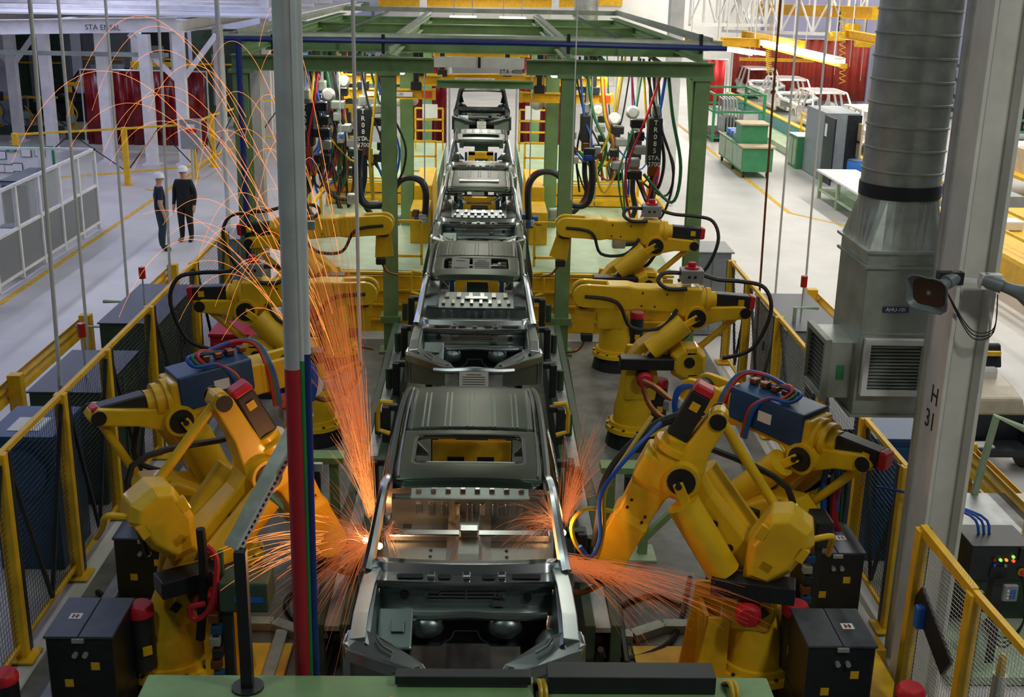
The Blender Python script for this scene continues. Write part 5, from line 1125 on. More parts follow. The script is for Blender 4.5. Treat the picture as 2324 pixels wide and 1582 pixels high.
beamlike('crane_beam', 'yellow crane cross beam on the pipe bundle side of the long lamp', 'crane beam', at(1638, 95, y=46), at(1722, 97, y=46), .25, .32, 'paint_yellow', yc)
beamlike('crane_beam', 'tan crane rail just above the long glowing lamp', 'crane beam', at(1690, 78, y=56), at(1818, 102, y=46), .25, .3, 'paint_yellow', yc)
beamlike('crane_beam', 'thin sloping yellow rail just under the long lamp', 'crane beam', at(1735, 104, y=50), at(1918, 150, y=40.4), .12, .14, 'paint_yellow', yc)
beamlike('crane_beam', 'thin level yellow rail in front of the wide red curtain', 'crane beam', at(1680, 134, y=58), at(1845, 138, y=58), .12, .14, 'paint_yellow', yc)
beamlike('crane_beam', 'deep yellow crane girder high beside the air duct riser', 'crane beam', at(1725, 20, y=62), at(1990, 30, y=50), .35, .5, 'paint_yellow', yc)
beamlike('crane_beam', 'yellow crane girder under the high one, with hoists', 'crane beam', at(1725, 10, y=70), at(1885, 16, y=62), .35, .45, 'paint_yellow', yc)
beamlike('crane_beam', 'yellow girder along the far back wall', 'crane beam', at(860, 4, y=70), at(1330, 6, y=70), .3, .5, 'paint_yellow', yc)
beamlike('crane_beam', 'yellow and red girder end near the duct riser', 'crane beam', at(1925, 78, y=50), at(2000, 92, y=47), .3, .35, 'paint_yellow', yc)
for k, (px, py) in enumerate(((1940, 30), (1905, 48), (1965, 62))):
    c = at(px, py, y=52)-V((0, 0, .62)); t = thing('chain_hoist', ['yellow chain hoist hung under the deep girder', 'yellow chain hoist with coiled hose on the pipe bundle side of the deep girder end', 'yellow chain hoist lowest beside the duct riser'][k], 'hoist', c-V((0, 0, .3)), 'yellow chain hoists')
    MB().box(c, (.55, .35, .4)).build('housing', 'paint_yellow', t, bev=.05); MB().cyl(c-V((.4, 0, .02)), c-V((.2, 0, .02)), .18, n=12).build('motor', 'paint_yellow', t, smooth=True); MB().cyl(c+V((0, 0, .2)), c+V((0, 0, 1.0)), .03, n=6).build('trolley', 'black_metal', t); MB().cyl(c-V((0, 0, .2)), c-V((0, 0, 1.6)), .012, n=5).build('chain', 'pipe_steel', t)
for k, (px, y0, y1, yy) in enumerate(((1745, 108, 165, 50), (1912, 30, 190, 47))):
    c0 = at(px, y0, y=yy); c1 = at(px, y1, y=yy); N = 60
    tag(MB().tube([V((c0.x, c0.y, 9.58)), c0]+[c0.lerp(c1, i/N)+V((.12*cos(i*1.3), .12*sin(i*1.3), 0)) for i in range(N+1)], .018, 5).build('coiled_hose', 'hose_yellow'), ['yellow coiled air hose hanging on the pipe bundle side of the round white lamp', 'yellow coiled air hose hanging beside the violet wall'][k], 'hose', 'coiled air hoses')
def truss(label, p0, p1, h, n, r=.07):
    p0 = V(p0); p1 = V(p1); t = thing('roof_truss', label, 'truss', (p0+p1)/2, 'white roof trusses'); u = V((0, 0, h))
    MB().bar(p0, p1, r*2, r*2).build('bottom_chord', 'white_paint', t); MB().bar(p0+u, p1+u, r*2, r*2).build('top_chord', 'white_paint', t)
    for i in range(n+1): q = p0.lerp(p1, i/n); MB().bar(q, q+u, r*1.3, r*1.3).build('upright', 'white_paint', t)
    for i in range(n): a = p0.lerp(p1, i/n); b = p0.lerp(p1, (i+1)/n); MB().bar(a+(u if i % 2 else u*0), b+(u*0 if i % 2 else u), r, r).build('diagonal', 'white_paint', t)
    for k in (0, .5, 1): q = p0.lerp(p1, k)+u; MB().cyl(q, (q.x, q.y, 9.6), .03, n=6).build('hanger', 'white_paint', t)
truss('white roof truss close beside the pale post behind the gantry', at(1565, 55, y=52), at(1760, 58, y=58), 1.6, 7)
truss('white roof truss crossing above the silver bodies', at(1640, 70, y=60), at(1960, 80, y=52), 1.6, 9)
truss('white roof truss far over the red curtain', at(1700, 40, y=70), at(1980, 40, y=66), 1.3, 8)
truss('white truss on the pipe bundle side of the gantry top, above the mezzanine deck', at(300, 22, y=66), at(620, 10, y=60), 1.2, 8)
for px, pb, w, yy, l in ((1535, 430, .40, 34, 'pale square post just behind the duct-side green gantry corner'), (600, 240, .3, 47, 'pale square post behind the pipe-side gantry corner'), (960, 150, .35, 62, 'white square post at the back wall on the pipe bundle side of the line'), (1260, 150, .35, 62, 'grey square post at the back wall on the air duct side of the line')):
    c = at(px, 30, y=yy); tag(MB().b2((c.x-w/2, yy-w/2, 0), (c.x+w/2, yy+w/2, 9.5)).build('square_post', 'white_steel', bev=.02), l, 'post', 'pale square posts')
c = at(1330, 30, y=56); tag(MB().cyl((c.x, 56, 3.2), (c.x, 56, 9.5), .55, n=20).build('round_duct', 'galvanised', smooth=True), 'dark round duct dropping behind the gantry top', 'duct')
# far back: shelves, green-black racks and windows band
t = thing('back_gallery', 'cream gallery with yellow top band along the far back wall', 'gallery', (0, 72, 0))
MB().b2((-6, 72, 3.2), (8, 76, 4.6)).build('gallery_wall', 'wall_white', t); MB().b2((-6, 71.9, 4.6), (8, 76, 5.0)).build('top_band', 'paint_yellow', t)
for x in (-5.8, -2, 2, 6, 7.8): MB().b2((x-.1, 72, 0), (x+.1, 72.2, 3.2)).build('leg', 'white_steel', t)
for i, (x, y, w, h, mt, l) in enumerate(((-9, 72, 5, 4.2, 'grey_cabinet', 'grey storage rack block far behind the mezzanine'), (-3.5, 66, 2.6, 3.4, 'green_dark', 'dark green storage rack far behind the line, pipe bundle side'), (4.2, 66, 2.6, 3.6, 'green_dark', 'dark green storage rack far behind the line, on the air duct side of the lamps'), (21.5, 58, 5, 2.6, 'green_dark', 'dark green mesh rack in front of the violet wall'), (24, 50, 5, 2.2, 'green_bench', 'green storage rack beyond the air duct'))):
    t = thing('storage_rack', l, 'rack', (x, y, 0), 'storage racks at the back')
    for dx in (-w/2, 0, w/2):
        for dy in (-.5, .5): MB().b2((x+dx-.05, y+dy-.05, 0), (x+dx+.05, y+dy+.05, h)).build('upright', mt, t)
    for z in (.4, h*.4, h*.7, h-.1):
        MB().b2((x-w/2, y-.55, z-.05), (x+w/2, y+.55, z+.05)).build('shelf', mt, t)
        for k in range(4): MB().b2((x-w/2+.2+k*w/4, y-.4, z+.05), (x-w/2+.2+k*w/4+w/6, y+.4, z+.45)).build('bin', ['black_metal', 'blue_cabinet', 'grey_box', 'green_beam'][(k+i) % 4], t)
# beyond the white column: yellow platform, status board, tug
simple('status_board', 'status board with glowing orange fields behind the vertical pipe', 'status board', [('board', 'white_paint', (15.4, 45, 1.8), (17.6, 45.2, 4.2)), ('glow_field', 'screen_orange', (15.45, 44.97, 2.5), (15.8, 45, 2.8)), ('glow_field', 'screen_orange', (16.4, 44.97, 2.5), (16.7, 45, 2.8)), ('header', 'sign_green', (15.4, 44.97, 3.0), (17.6, 45, 3.2)), ('leg', 'white_steel', (15.5, 45.05, 0), (15.6, 45.15, 1.8)), ('leg', 'white_steel', (17.4, 45.05, 0), (17.5, 45.15, 1.8))])
c = at(2290, 520, z=.9)
t = thing('yellow_platform', 'yellow work platform with railings seen beyond the white column', 'platform', (12.5, 25, 0))
MB().b2((11.2, 21.5, .7), (14.5, 30, .8)).build('deck', 'paint_yellow', t); MB().b2((11.4, 21.7, 0), (14.4, 29.8, .7)).build('under_frame', 'paint_yellow', t)
for y in (21.6, 23.4, 25.2, 27, 29): MB().b2((11.2, y, .8), (11.26, y+.06, 1.7)).build('post', 'paint_yellow', t)
for z in (1.25, 1.68): MB().b2((11.2, 21.6, z-.03), (11.26, 29.1, z+.03)).build('rail', 'paint_yellow', t)
for y in (22.5, 24.7, 27.2): MB().box((12.3, y, .92), (.7, .5, .22)).build('parts_tray', 'black_metal' if y < 26 else 'white_paint', t, bev=.03)
simple('blue_conveyor', 'grey and blue roller conveyor beyond the yellow platform', 'conveyor', [('bed', 'grey_cabinet', (12.6, 30.5, .1), (14.2, 37, 1.0)), ('side', 'pipe_blue', (12.55, 30.5, .8), (12.6, 37, 1.1)), ('foot', 'black_metal', (12.7, 30.6, 0), (14.1, 36.9, .1))])
simple('parts_bench', 'yellow bench with cartons far beyond the white column', 'bench', [('top', 'paint_yellow', (15.5, 33, .9), (18, 38, 1.0)), ('carton', 'plywood', (15.8, 34, 1.0), (17, 35.2, 1.7)), ('carton', 'white_paint', (16, 36, 1.0), (17.2, 37.2, 1.6)), ('leg', 'paint_yellow', (15.6, 33.1, 0), (15.8, 33.3, .9)), ('leg', 'paint_yellow', (17.7, 37.7, 0), (17.9, 37.9, .9))])
sv = clone(cars[4]); sv.location = (11.3, 18.2, -.9); sv.rotation_euler = (0, 0, radians(180)); sv['label'] = 'dark grey car body parked beyond the white column and yellow guard rail'; sv['group'] = 'car bodies in other bays'
simple('body_cradle', 'low black cradle under the dark body beyond the white column', 'cradle', [('frame', 'black_metal', (10.7, 15.8, .01), (11.9, 18.5, .25))])
u = thing('utility_tug', 'tan and black utility tug cart parked behind the guard rail', 'cart', (7.1, 15.0, 0))
MB().b2((6.5, 14.6, .25), (7.5, 15.0, .34)).build('foot_deck', 'black_metal', u); MB().b2((6.52, 15.0, .3), (7.48, 15.4, .72)).build('front_guard', 'cabinet_black', u)
MB().loft([[(6.5, y, .7), (7.5, y, .7), (7.42, y, z), (6.58, y, z)] for y, z in ((14.98, .95), (15.3, 1.02), (15.7, 1.05), (16.3, .8))]).build('tan_cowl', 'tan_shell', u, bev=.04)
MB().ext([(6.45, 15.6, 1.18), (7.35, 15.6, 1.18), (7.35, 15.72, 1.48), (6.45, 15.72, 1.48)], (0, .06, .02)).build('dash_back', 'black_metal', u, bev=.03)
MB().b2((7.0, 15.58, 1.36), (7.3, 15.64, 1.42)).build('dash_label', 'paint_yellow', u); MB().b2((6.9, 15.55, .98), (7.3, 15.85, 1.2)).build('white_cushion', 'white_paint', u, bev=.06)
for x in (6.4, 7.55):
    for y in (14.95, 16.3): MB().cyl((x-.1, y, .3), (x+.1, y, .3), .3, n=18).build('wheel', 'rubber', u, smooth=True)
MB().b2((6.6, 14.7, .34), (7.0, 14.9, .36)).build('paper_pad', 'paper', u)
MB().tube([(6.75, 15.5, 1.2), (6.7, 15.1, 1.0), (6.72, 14.9, .7), (6.66, 14.8, .4)], .02, 6, 4).build('strap', 'green_pale', u)
guard('yellow corrugated guard rail in front of the utility tug', 6.05, [11.2, 13.4], .95)
# green service platform with control box at the lower right
g = thing('service_platform', 'green steel service platform beyond the mesh gate, carrying the control box', 'platform', (5.8, 10.8, 0))
MB().b2((4.7, 10.75, .82), (7.2, 12.0, .90)).build('deck', 'steel_plate', g); MB().b2((4.7, 10.65, .66), (7.2, 10.75, .92)).build('front_beam', 'green_pale', g)
MB().b2((4.75, 10.85, .0), (7.1, 11.9, .62)).build('under_box', 'green_dark', g)
MB().b2((4.5, 9.6, .02), (7.2, 10.6, .10)).build('lower_step', 'green_pale', g)
for x in (4.8, 7.0): MB().b2((x-.06, 9.7, .1), (x+.06, 9.82, .66)).build('leg', 'green_pale', g)
q = at(2262, 945, y=12.0)
MB().tube([(q.x-.12, 12.0, .90), (q.x, 12.0, q.z), (q.x+.35, 11.8, q.z-.12)], .045, 8).build('pipe_frame', 'green_pale', g)
b = thing('control_box', 'dark control box with lit push buttons on the green platform', 'control box', (5.4, 9.9, .1))
p0 = at(2195, 1315, y=9.75); p1 = at(2345, 1240, y=9.75)
MB().b2((p0.x, 9.75, p0.z), (p1.x, 10.2, p1.z)).build('case', 'cabinet_black', b, bev=.01)
MB().b2((p0.x+.3, 9.85, .1), (p0.x+.42, 9.97, p0.z)).build('stand', 'black_metal', b)
for px, py, mt in ((2256, 1270, 'red_lamp'), (2270, 1270, 'green_glow'), (2283, 1270, 'amber'), (2256, 1282, 'blue_bright'), (2299, 1263, 'green_glow'), (2299, 1272, 'red_glow'), (2281, 1283, 'grey_box')):
    c = at(px, py, y=9.745); MB().cyl(c, c-V((0, .02, 0)), .014, n=8).build('push_button', mt, b)
c = at(2319, 1298, y=9.745); MB().cyl(c, c-V((0, .012, 0)), .04, n=14).build('stop_ring', 'hose_yellow', b); MB().cyl(c-V((0, .012, 0)), c-V((0, .05, 0)), .025, n=12).build('stop_button', 'red_plastic', b)
MB().box(at(2262, 1298, y=9.745), (.13, .02, .11)).build('socket_plate', 'black_metal', b)
MB().b2(at(2316, 1243, y=9.74), at(2350, 1275, y=9.73)).build('display', 'rubber', b)
for k in range(3): MB().tube([(p0.x+.16+.05*k, 10.0, p1.z), (p0.x+.1+.05*k, 10.1, p1.z+.14), (p0.x-.3, 10.4, p1.z+.2), (p0.x-.6, 10.7, p1.z+.16)], .014, 6, 4).build('cable', 'hose_blue', b, smooth=True)
k2 = thing('teach_pendant', 'grey keypad pendant hanging on coiled cables below the control box', 'pendant', at(2292, 1345, y=9.6))
c = at(2292, 1345, y=9.6); MB().box(c, (.13, .05, .16)).build('case', 'grey_box', k2, bev=.01)
for i in range(3):
    for j in range(3): MB().box(c+V((-.03+.03*i, -.03, -.04+.035*j)), (.02, .01, .02)).build('key', 'blue_bright' if i else 'paper', k2)
for i in range(3): MB().tube([c+V((0, .02, -.08)), c+V((-.1-.03*i, .05, -.35)), c+V((.05, .05, -.5-.05*i)), c+V((.2, .05, -.3)), c+V((.15, .15, .15))], .01, 5, 5).build('cable', 'rubber', k2)
# blue machines beyond the fences, tall grey cabinets by the gantry
simple('blue_press', 'dark blue chiller unit with domed front behind the aisle fence', 'machine', [('body', 'blue_cabinet', (-5.1, 11.75, 0), (-4.42, 12.65, 1.5)), ('top', 'blue_box', (-5.12, 11.73, 1.5), (-4.4, 12.67, 1.56)), ('label', 'paper', (-4.95, 11.9, 1.56), (-4.6, 12.3, 1.565))])
t = bpy.data.objects['blue_press']; MB().cyl((-4.76, 11.74, 1.15), (-4.76, 11.66, 1.15), .27, n=20).build('round_cover', 'blue_box', t, smooth=True)
simple('blue_chiller', 'dark blue chiller unit behind the fence near the air duct', 'machine', [('body', 'blue_cabinet', (4.45, 12.1, 0), (5.15, 12.9, 1.45)), ('top', 'blue_box', (4.43, 12.08, 1.45), (5.17, 12.92, 1.5)), ('panel', 'blue_box', (4.5, 12.07, .7), (5.1, 12.1, 1.4))])
for x0, y0, h, l in ((-4.62, 20.75, 1.7, 'grey cabinet beyond the fence corner next to the walking workers'), (3.86, 20.9, 1.55, 'pale grey cabinet with sloped top beyond the fence corner by the aisle')):
    simple('switch_cabinet', l, 'cabinet', [('body', 'grey_cabinet', (x0, y0, .02), (x0+.72, y0+.9, h)), ('door', 'grey_cabinet', (x0+.04, y0-.015, .1), (x0+.36, y0, h-.1)), ('door', 'grey_cabinet', (x0+.39, y0-.015, .1), (x0+.71, y0, h-.1)), ('lid', 'grey_box', (x0-.02, y0-.02, h), (x0+.77, y0+.92, h+.03))], 'grey switch cabinets')
simple('red_chest', 'dark red tool chest behind the pipe-side robots near the fence', 'chest', [('body', 'pipe_red', (-4.0, 17.2, .1), (-3.1, 17.9, 1.0)), ('lid', 'cap_red', (-4.02, 17.18, 1.0), (-3.08, 17.92, 1.05)), ('drawer', 'pipe_red', (-3.95, 17.17, .55), (-3.15, 17.2, .9)), ('drawer', 'pipe_red', (-3.95, 17.17, .2), (-3.15, 17.2, .5)), ('plinth', 'black_metal', (-4.0, 17.2, .01), (-3.1, 17.9, .1))])
# ================================================================ hanging weld equipment under the gantry
yl = 'yellow hoist beams under the gantry'
for i, (x0, y0, x1, y1, yy, l, tx) in enumerate((
    (955, 181, 1200, 181, 27.5, 'long yellow hoist beam across the line centre, marked with rated load', 'RATED LOAD 2000 LBS'),
    (775, 178, 1000, 182, 25.6, 'upper yellow hoist beam on the pipe bundle side of the line', ''), (785, 211, 985, 214, 24.0, 'lower yellow hoist beam on the pipe bundle side of the line with load label', 'RATED 2000 LBS'),
    (1190, 183, 1375, 187, 25.6, 'upper yellow hoist beam on the air duct side of the line', ''), (1182, 220, 1388, 225, 24.0, 'lower yellow hoist beam on the air duct side of the line with red end', ''),
    (985, 118, 1200, 121, 31, 'yellow hoist trolley beam below the red trolley', ''))):
    a = at(x0, y0, y=yy); b = at(x1, y1, y=yy); t = beamlike('hoist_beam', l, 'hoist beam', a, b, .16, .19 if i else .26, 'paint_yellow', yl, hang=False)
    for k in (.2, .8): q = a.lerp(b, k); MB().b2((q.x-.05, q.y-.05, q.z+.09), (q.x+.05, q.y+.05, 4.95)).build('hanger', 'black_metal', t); MB().box(q+V((0, -.02, .16)), (.22, .2, .16)).build('trolley', 'black_metal', t, bev=.02)
    if tx:
        q = a.lerp(b, .5)+V((0, -.085, 0)); pl = MB().box(q, (.9, .008, .09)).build('load_label', 'paper', t); text('load_lettering', tx, .075, CAMF(q+V((0, -.006, 0))), 'ink', pl)
    if i in (2, 4): q = b-V((.12, .084, 0)); MB().box(q, (.22, .006, .14)).build('red_end_label', 'orange_part', t)
tr = thing('red_trolley', 'bright red hoist trolley high over the line centre', 'trolley', at(1100, 112, y=33))
for x0, x1, z0, z1 in ((1000, 1045, 100, 114), (1060, 1120, 100, 114), (1128, 1178, 103, 117), (1078, 1098, 112, 130)): MB().b2(at(x0, z0, y=33.1), at(x1, z1, y=32.9)).build('red_plate', 'red_plastic', tr)
MB().b2(at(995, 97, y=33.1), at(1200, 100, y=33)).build('trolley_rail', 'paint_yellow', tr)
curtain('weld_curtain', 'dark red weld curtain on the pipe bundle side of the dark far car body', -2.3, -1.15, 39.5, .8, 4.0, 'red_curtain', 4, 1)
curtain('weld_curtain', 'dark red weld curtain on the air duct side of the dark far car body', 1.2, 2.6, 39.5, .8, 4.0, 'red_curtain', 4, 1)
def gunset(label, px, py, yy, w, h, tx, seed, sta=None):
    """a hung spot-weld transformer with its gun, counterweights and hoses"""
    rnd = random.Random(seed); c = at(px, py, y=yy); t = thing('weld_transformer', label, 'weld gun', c-V((0, 0, h/2)), 'hanging spot weld sets')
    MB().box(c, (w, .30, h)).build('transformer_case', 'black_metal', t, bev=.02)
    MB().b2((c.x-.02, c.y-.02, c.z+h/2), (c.x+.02, c.y+.02, 4.9)).build('hanger', 'pipe_steel', t)
    MB().box(c+V((0, 0, h/2+.12)), (w*.6, .16, .2)).build('hook_block', 'galvanised', t, bev=.03)
    if tx:
        for i, chx in enumerate(tx): text('case_lettering', chx, .12, CAMF(c+V((.0, -.155, h*.40-.12*i))), 'white_ink', t)
    if sta:
        for i, s in enumerate(sta.split()): text('case_lettering', s, .11, CAMF(c+V((0, -.155, -h*.34-.11*i))), 'white_ink', t)
    s = 1 if px > 1100 else -1
    b = c+V((-s*.32, -.05, -.05))
    for k in range(5): MB().box(b+V((rnd.uniform(-.08, .08), rnd.uniform(-.1, .1), .35-.22*k)), (rnd.uniform(.14, .28), .2, .15)).build('gun_block', rnd.choice(['black_metal', 'grey_box', 'galvanised', 'cabinet_black']), t, bev=.02)
    MB().box(c+V((0, -.02, -h/2-.1)), (w*.7, .2, .2)).build('copper_shunt', 'copper', t, bev=.03)
    MB().lathe(b+V((-s*.1, -.05, .55)), (0, -1, .1), [(0, .10), (.05, .115), (.12, .115), (.16, .08)], 14).build('spring_balancer', 'white_paint' if seed % 2 else 'grey_box', t, smooth=True)
    cs = ['hose_yellow', 'hose_blue', 'hose_red', 'rubber', 'hose_green', 'rubber', 'hose_yellow', 'hose_blue']
    for k in range(6):
        o = c+V((rnd.uniform(-.35, .35), rnd.uniform(-.2, .2), 0)); sg = rnd.uniform(.15, .6)*rnd.choice((-1, 1)); lo = rnd.uniform(.6, 1.5)
        MB().tube([(o.x, o.y, 4.85), (o.x+sg*.4, o.y, c.z+h*.6), (o.x+sg, o.y-.1, c.z-lo*.4), (o.x+sg*.6, o.y-.1, c.z-lo), (c.x+rnd.uniform(-.3, .1)*s, o.y, c.z-h*.5-rnd.random()*.3)], rnd.choice((.018, .022, .03)), 6, 6).build('hose', cs[k], t, smooth=True)
    kk = c+V((0, -.05, -h/2-.1))
    MB().tube([kk, kk+V((0, 0, -.5)), kk+V((s*.05, -.05, -.9)), kk+V((-s*.2, -.1, -1.25)), kk+V((-s*.5, -.1, -1.3))], .05, 8, 5).build('kickless_cable', 'rubber', t, smooth=True)
    MB().box(kk+V((-s*.55, -.1, -1.28)), (.24, .16, .2)).build('gun_head', 'galvanised', t, bev=.03)
    return t
gunset('black weld transformer lettered TR080 hanging on the pipe bundle side of the front gantry post', 826, 285, 22.0, .26, .66, 'TR080', 1, 'STA. 3700')
gunset('black weld transformer lettered TR05 near the bright conduit', 733, 245, 22.6, .26, .58, 'TR05', 2)
gunset('black weld transformer glowing with sparks beside the pipe bundle', 695, 280, 20.8, .28, .75, 'TR08', 3)
gunset('black weld transformer lettered STA. 3700 hanging in the duct-side gantry bay', 1484, 320, 20.9, .24, .82, 'TR085', 5, 'STA. 3700')
gunset('weld set with grey counterweights on the air duct side of the front gantry post', 1330, 290, 22.8, .22, .5, '', 4)
gunset('weld set with dark blocks between the gantry post and lettered transformer', 1440, 330, 22.4, .24, .5, '', 7)
gunset('weld set hanging behind the pipe-side gantry post, far side', 770, 330, 26.5, .24, .5, '', 8)
gunset('weld set hanging deep in the gantry, near the pale post', 1395, 300, 27.5, .24, .5, '', 9)
simple('weld_timer', 'grey weld timer box with screen hanging at the pipe-side gantry bay', 'control box', [('case', 'grey_box', at(765, 325, y=22.0), at(782, 300, y=22.25)), ('screen', 'blue_bright', at(770, 305, y=21.98), at(780, 312, y=21.99))])
o_ = bpy.data.objects['weld_timer']; c = at(773, 300, y=22.12); MB().cyl(c, (c.x, c.y, 4.9), .012, n=5).build('hanger', 'pipe_steel', o_)
# big cable arcs on the inner columns
for i, (cx, cy, r, yy, s, l) in enumerate(((930, 440, 36, 22.6, -1, 'black cable arch with small gun on the pipe bundle side of the third body'), (1240, 430, 40, 22.6, 1, 'black cable arch with small gun on the air duct side of the third body'), (1315, 430, 30, 21.0, 1, 'black hanging cable loop on the air duct side of the front gantry post'), (842, 430, 30, 21.0, -1, 'black hanging cable loop on the pipe bundle side of the front gantry post'))):
    t = thing('cable_arch', l, 'cable', at(cx, cy+r*1.8, y=yy), 'black cable arches'); sc = 1
    pts = [at(cx-r, cy+r*1.7, y=yy), at(cx-r*1.02, cy, y=yy), at(cx-r*.6, cy-r*.8, y=yy), at(cx+r*.1, cy-r, y=yy), at(cx+r*.75, cy-r*.7, y=yy), at(cx+r, cy+r*.1, y=yy), at(cx+r*.95, cy+r*1.5, y=yy)]
    if i > 1: pts = [at(cx+r*.8*s, cy-90, y=yy), at(cx+r*s, cy-30, y=yy), at(cx+r*.8*s, cy+20, y=yy), at(cx+r*.2*s, cy+38, y=yy), at(cx-r*.9*s, cy+34, y=yy)]
    MB().tube(pts, .055, 8, 6).build('cable', 'rubber', t, smooth=True)
    for k in range(2): MB().tube([p+V((.05*(k*2-1), .06, .03)) for p in pts], .015, 5, 6).build('hose', ['hose_red', 'hose_blue'][k], t, smooth=True)
    rnd = random.Random(i); q = pts[0] if s > 0 else pts[-1]
    for k in range(6): MB().box(q+V((rnd.uniform(-.12, .2)*s, rnd.uniform(-.1, .1), rnd.uniform(-.12, .08))), (rnd.uniform(.08, .2), .1, rnd.uniform(.06, .14))).build('gun_piece', rnd.choice(['galvanised', 'black_metal', 'copper', 'hose_blue', 'grey_box']), t, bev=.015)
    MB().cyl(q, (q.x, q.y, 4.8), .012, n=5).build('hanger', 'pipe_steel', t)
for i, (px, py, yy, l) in enumerate(((920, 228, 24.85, 'pair of white float lamps under the pipe-side hoist beam'), (1232, 236, 24.85, 'pair of white float lamps under the duct-side hoist beam'))):
    t = thing('float_lamps', l, 'lamp', at(px, py, y=yy), 'white float lamps')
    for k, dx in enumerate((-.12, .14)): MB().sph(at(px, py, y=yy)+V((dx, 0, 0)), .13 if k else .15, 12, 8, (1, 1, .85)).build('globe', 'white_paint', t, smooth=True)
    q = at(px, py, y=yy); MB().b2((q.x-.25, yy-.02, q.z+.12), (q.x+.25, yy+.02, q.z+.16)).b2((q.x-.015, yy-.015, q.z+.16), (q.x+.015, yy+.015, 4.9)).build('bracket', 'pipe_steel', t)
# gantry lamps
for i, (px, py) in enumerate(((906, 164), (1263, 171))):
    c = at(px, py, y=21.2); t = thing('flood_lamp', ['small glowing flood lamp at the pipe-side gantry post head', 'small glowing flood lamp at the duct-side gantry post head'][i], 'lamp', c, 'gantry flood lamps')
    MB().box(c+V((0, 0, .08)), (.26, .2, .08)).build('housing', 'galvanised', t, bev=.02); MB().box(c, (.2, .16, .07)).build('bulb', 'tube_light', t, bev=.03); MB().cyl(c+V((0, 0, .1)), (c.x, c.y, 4.95), .015, n=5).build('stem', 'pipe_steel', t)
# hose bundles of the front robots
def hoses(label, paths, grp='robot hose bundles'):
    p0 = V(paths[0][1][0]); t = thing('hose_bundle', label, 'hoses', p0, grp)
    for mt, pts, r in paths: MB().tube(pts, r, 7, 6).build('hose', mt, t, smooth=True)
    return t
A = lambda px, py, y: at(px, py, y=y)
hoses('yellow and blue hoses looping from the duct-side front robot forearm to its gun', [
    ('rubber', [A(1560, 940, 9.75), A(1490, 965, 9.75), A(1415, 1030, 9.7), A(1372, 1100, 9.6), A(1360, 1180, 9.5), A(1352, 1240, 9.45)], .045), ('hose_yellow', [A(1480, 945, 9.6), A(1430, 1020, 9.45), A(1375, 1110, 9.35), A(1370, 1200, 9.35), A(1350, 1270, 9.35), A(1310, 1240, 9.35), A(1298, 1190, 9.35), A(1330, 1155, 9.35), A(1390, 1160, 9.4)], .02), ('hose_blue', [A(1500, 960, 9.6), A(1440, 1020, 9.42), A(1365, 1120, 9.32), A(1362, 1220, 9.32), A(1340, 1265, 9.32), A(1316, 1240, 9.3)], .02)])
hoses('red and green hoses with valves beside the pipe-side front robot base', [
    ('hose_red', [A(470, 1240, 9.0), A(492, 1270, 8.95), A(488, 1340, 8.9), A(470, 1390, 8.9), A(440, 1405, 8.9), A(432, 1380, 8.9), A(465, 1370, 8.9)], .025), ('hose_red', [A(490, 1300, 9.0), A(492, 1400, 9.0), A(493, 1520, 9.0)], .03), ('hose_green', [A(500, 1250, 9.05), A(505, 1350, 9.05), A(500, 1480, 9.05)], .025), ('hose_blue', [A(515, 1320, 9.05), A(512, 1400, 9.05), A(520, 1460, 9.05)], .02), ('rubber', [A(455, 1200, 9.1), A(462, 1300, 9.1), A(455, 1450, 9.1)], .04)])
hoses('red, green and blue hoses on a black stand behind the duct-side black cabinet', [
    ('hose_blue', [A(1868, 1180, 10.9), A(1872, 1080, 10.9), A(1888, 1055, 10.9), A(1900, 1075, 10.9), A(1898, 1160, 10.9)], .03), ('hose_red', [A(1890, 1200, 10.9), A(1895, 1110, 10.9), A(1905, 1090, 10.9), A(1895, 1170, 10.9), A(1902, 1210, 10.9), A(1880, 1230, 10.9)], .03), ('hose_green', [A(1880, 1060, 10.95), A(1908, 1070, 10.95), A(1905, 1180, 10.95)], .03), ('rubber', [A(1875, 1080, 11), A(1872, 1250, 11), A(1870, 1380, 11)], .05), ('hose_red', [A(1858, 1300, 10.9), A(1855, 1380, 10.9)], .03)])
for i, (x, y, l) in enumerate(((-2.02, 8.95, 'grey valve panel with hoses beside the pipe-side front robot, blue label'), (3.35, 10.3, 'black valve panel beside the dark cabinet and blue box robot'))):
    t = thing('valve_panel', l, 'valve panel', (x, y, .05), 'valve panels'); z = 1.25 if i == 0 else 1.2
    MB().b2((x-.04, y-.04, .0), (x+.04, y+.04, z)).build('post', 'black_metal', t)
    MB().b2((x-.05, y-.08, z-.1), (x+.36 if i == 0 else x+.12, y+.25, z+.18)).build('box', 'green_dark' if i == 0 else 'black_metal', t, bev=.02)
    if i == 0: MB().b2((x+.08, y-.085, z), (x+.32, y-.08, z+.05)).build('blue_label', 'blue_bright', t)
    for k in range(7): MB().box((x-.1+.02*(k % 2), y-.08, .45+.11*k), (.09, .08, .08)).build('valve', ['galvanised', 'blue_cabinet', 'copper', 'black_metal'][k % 4], t, bev=.01)
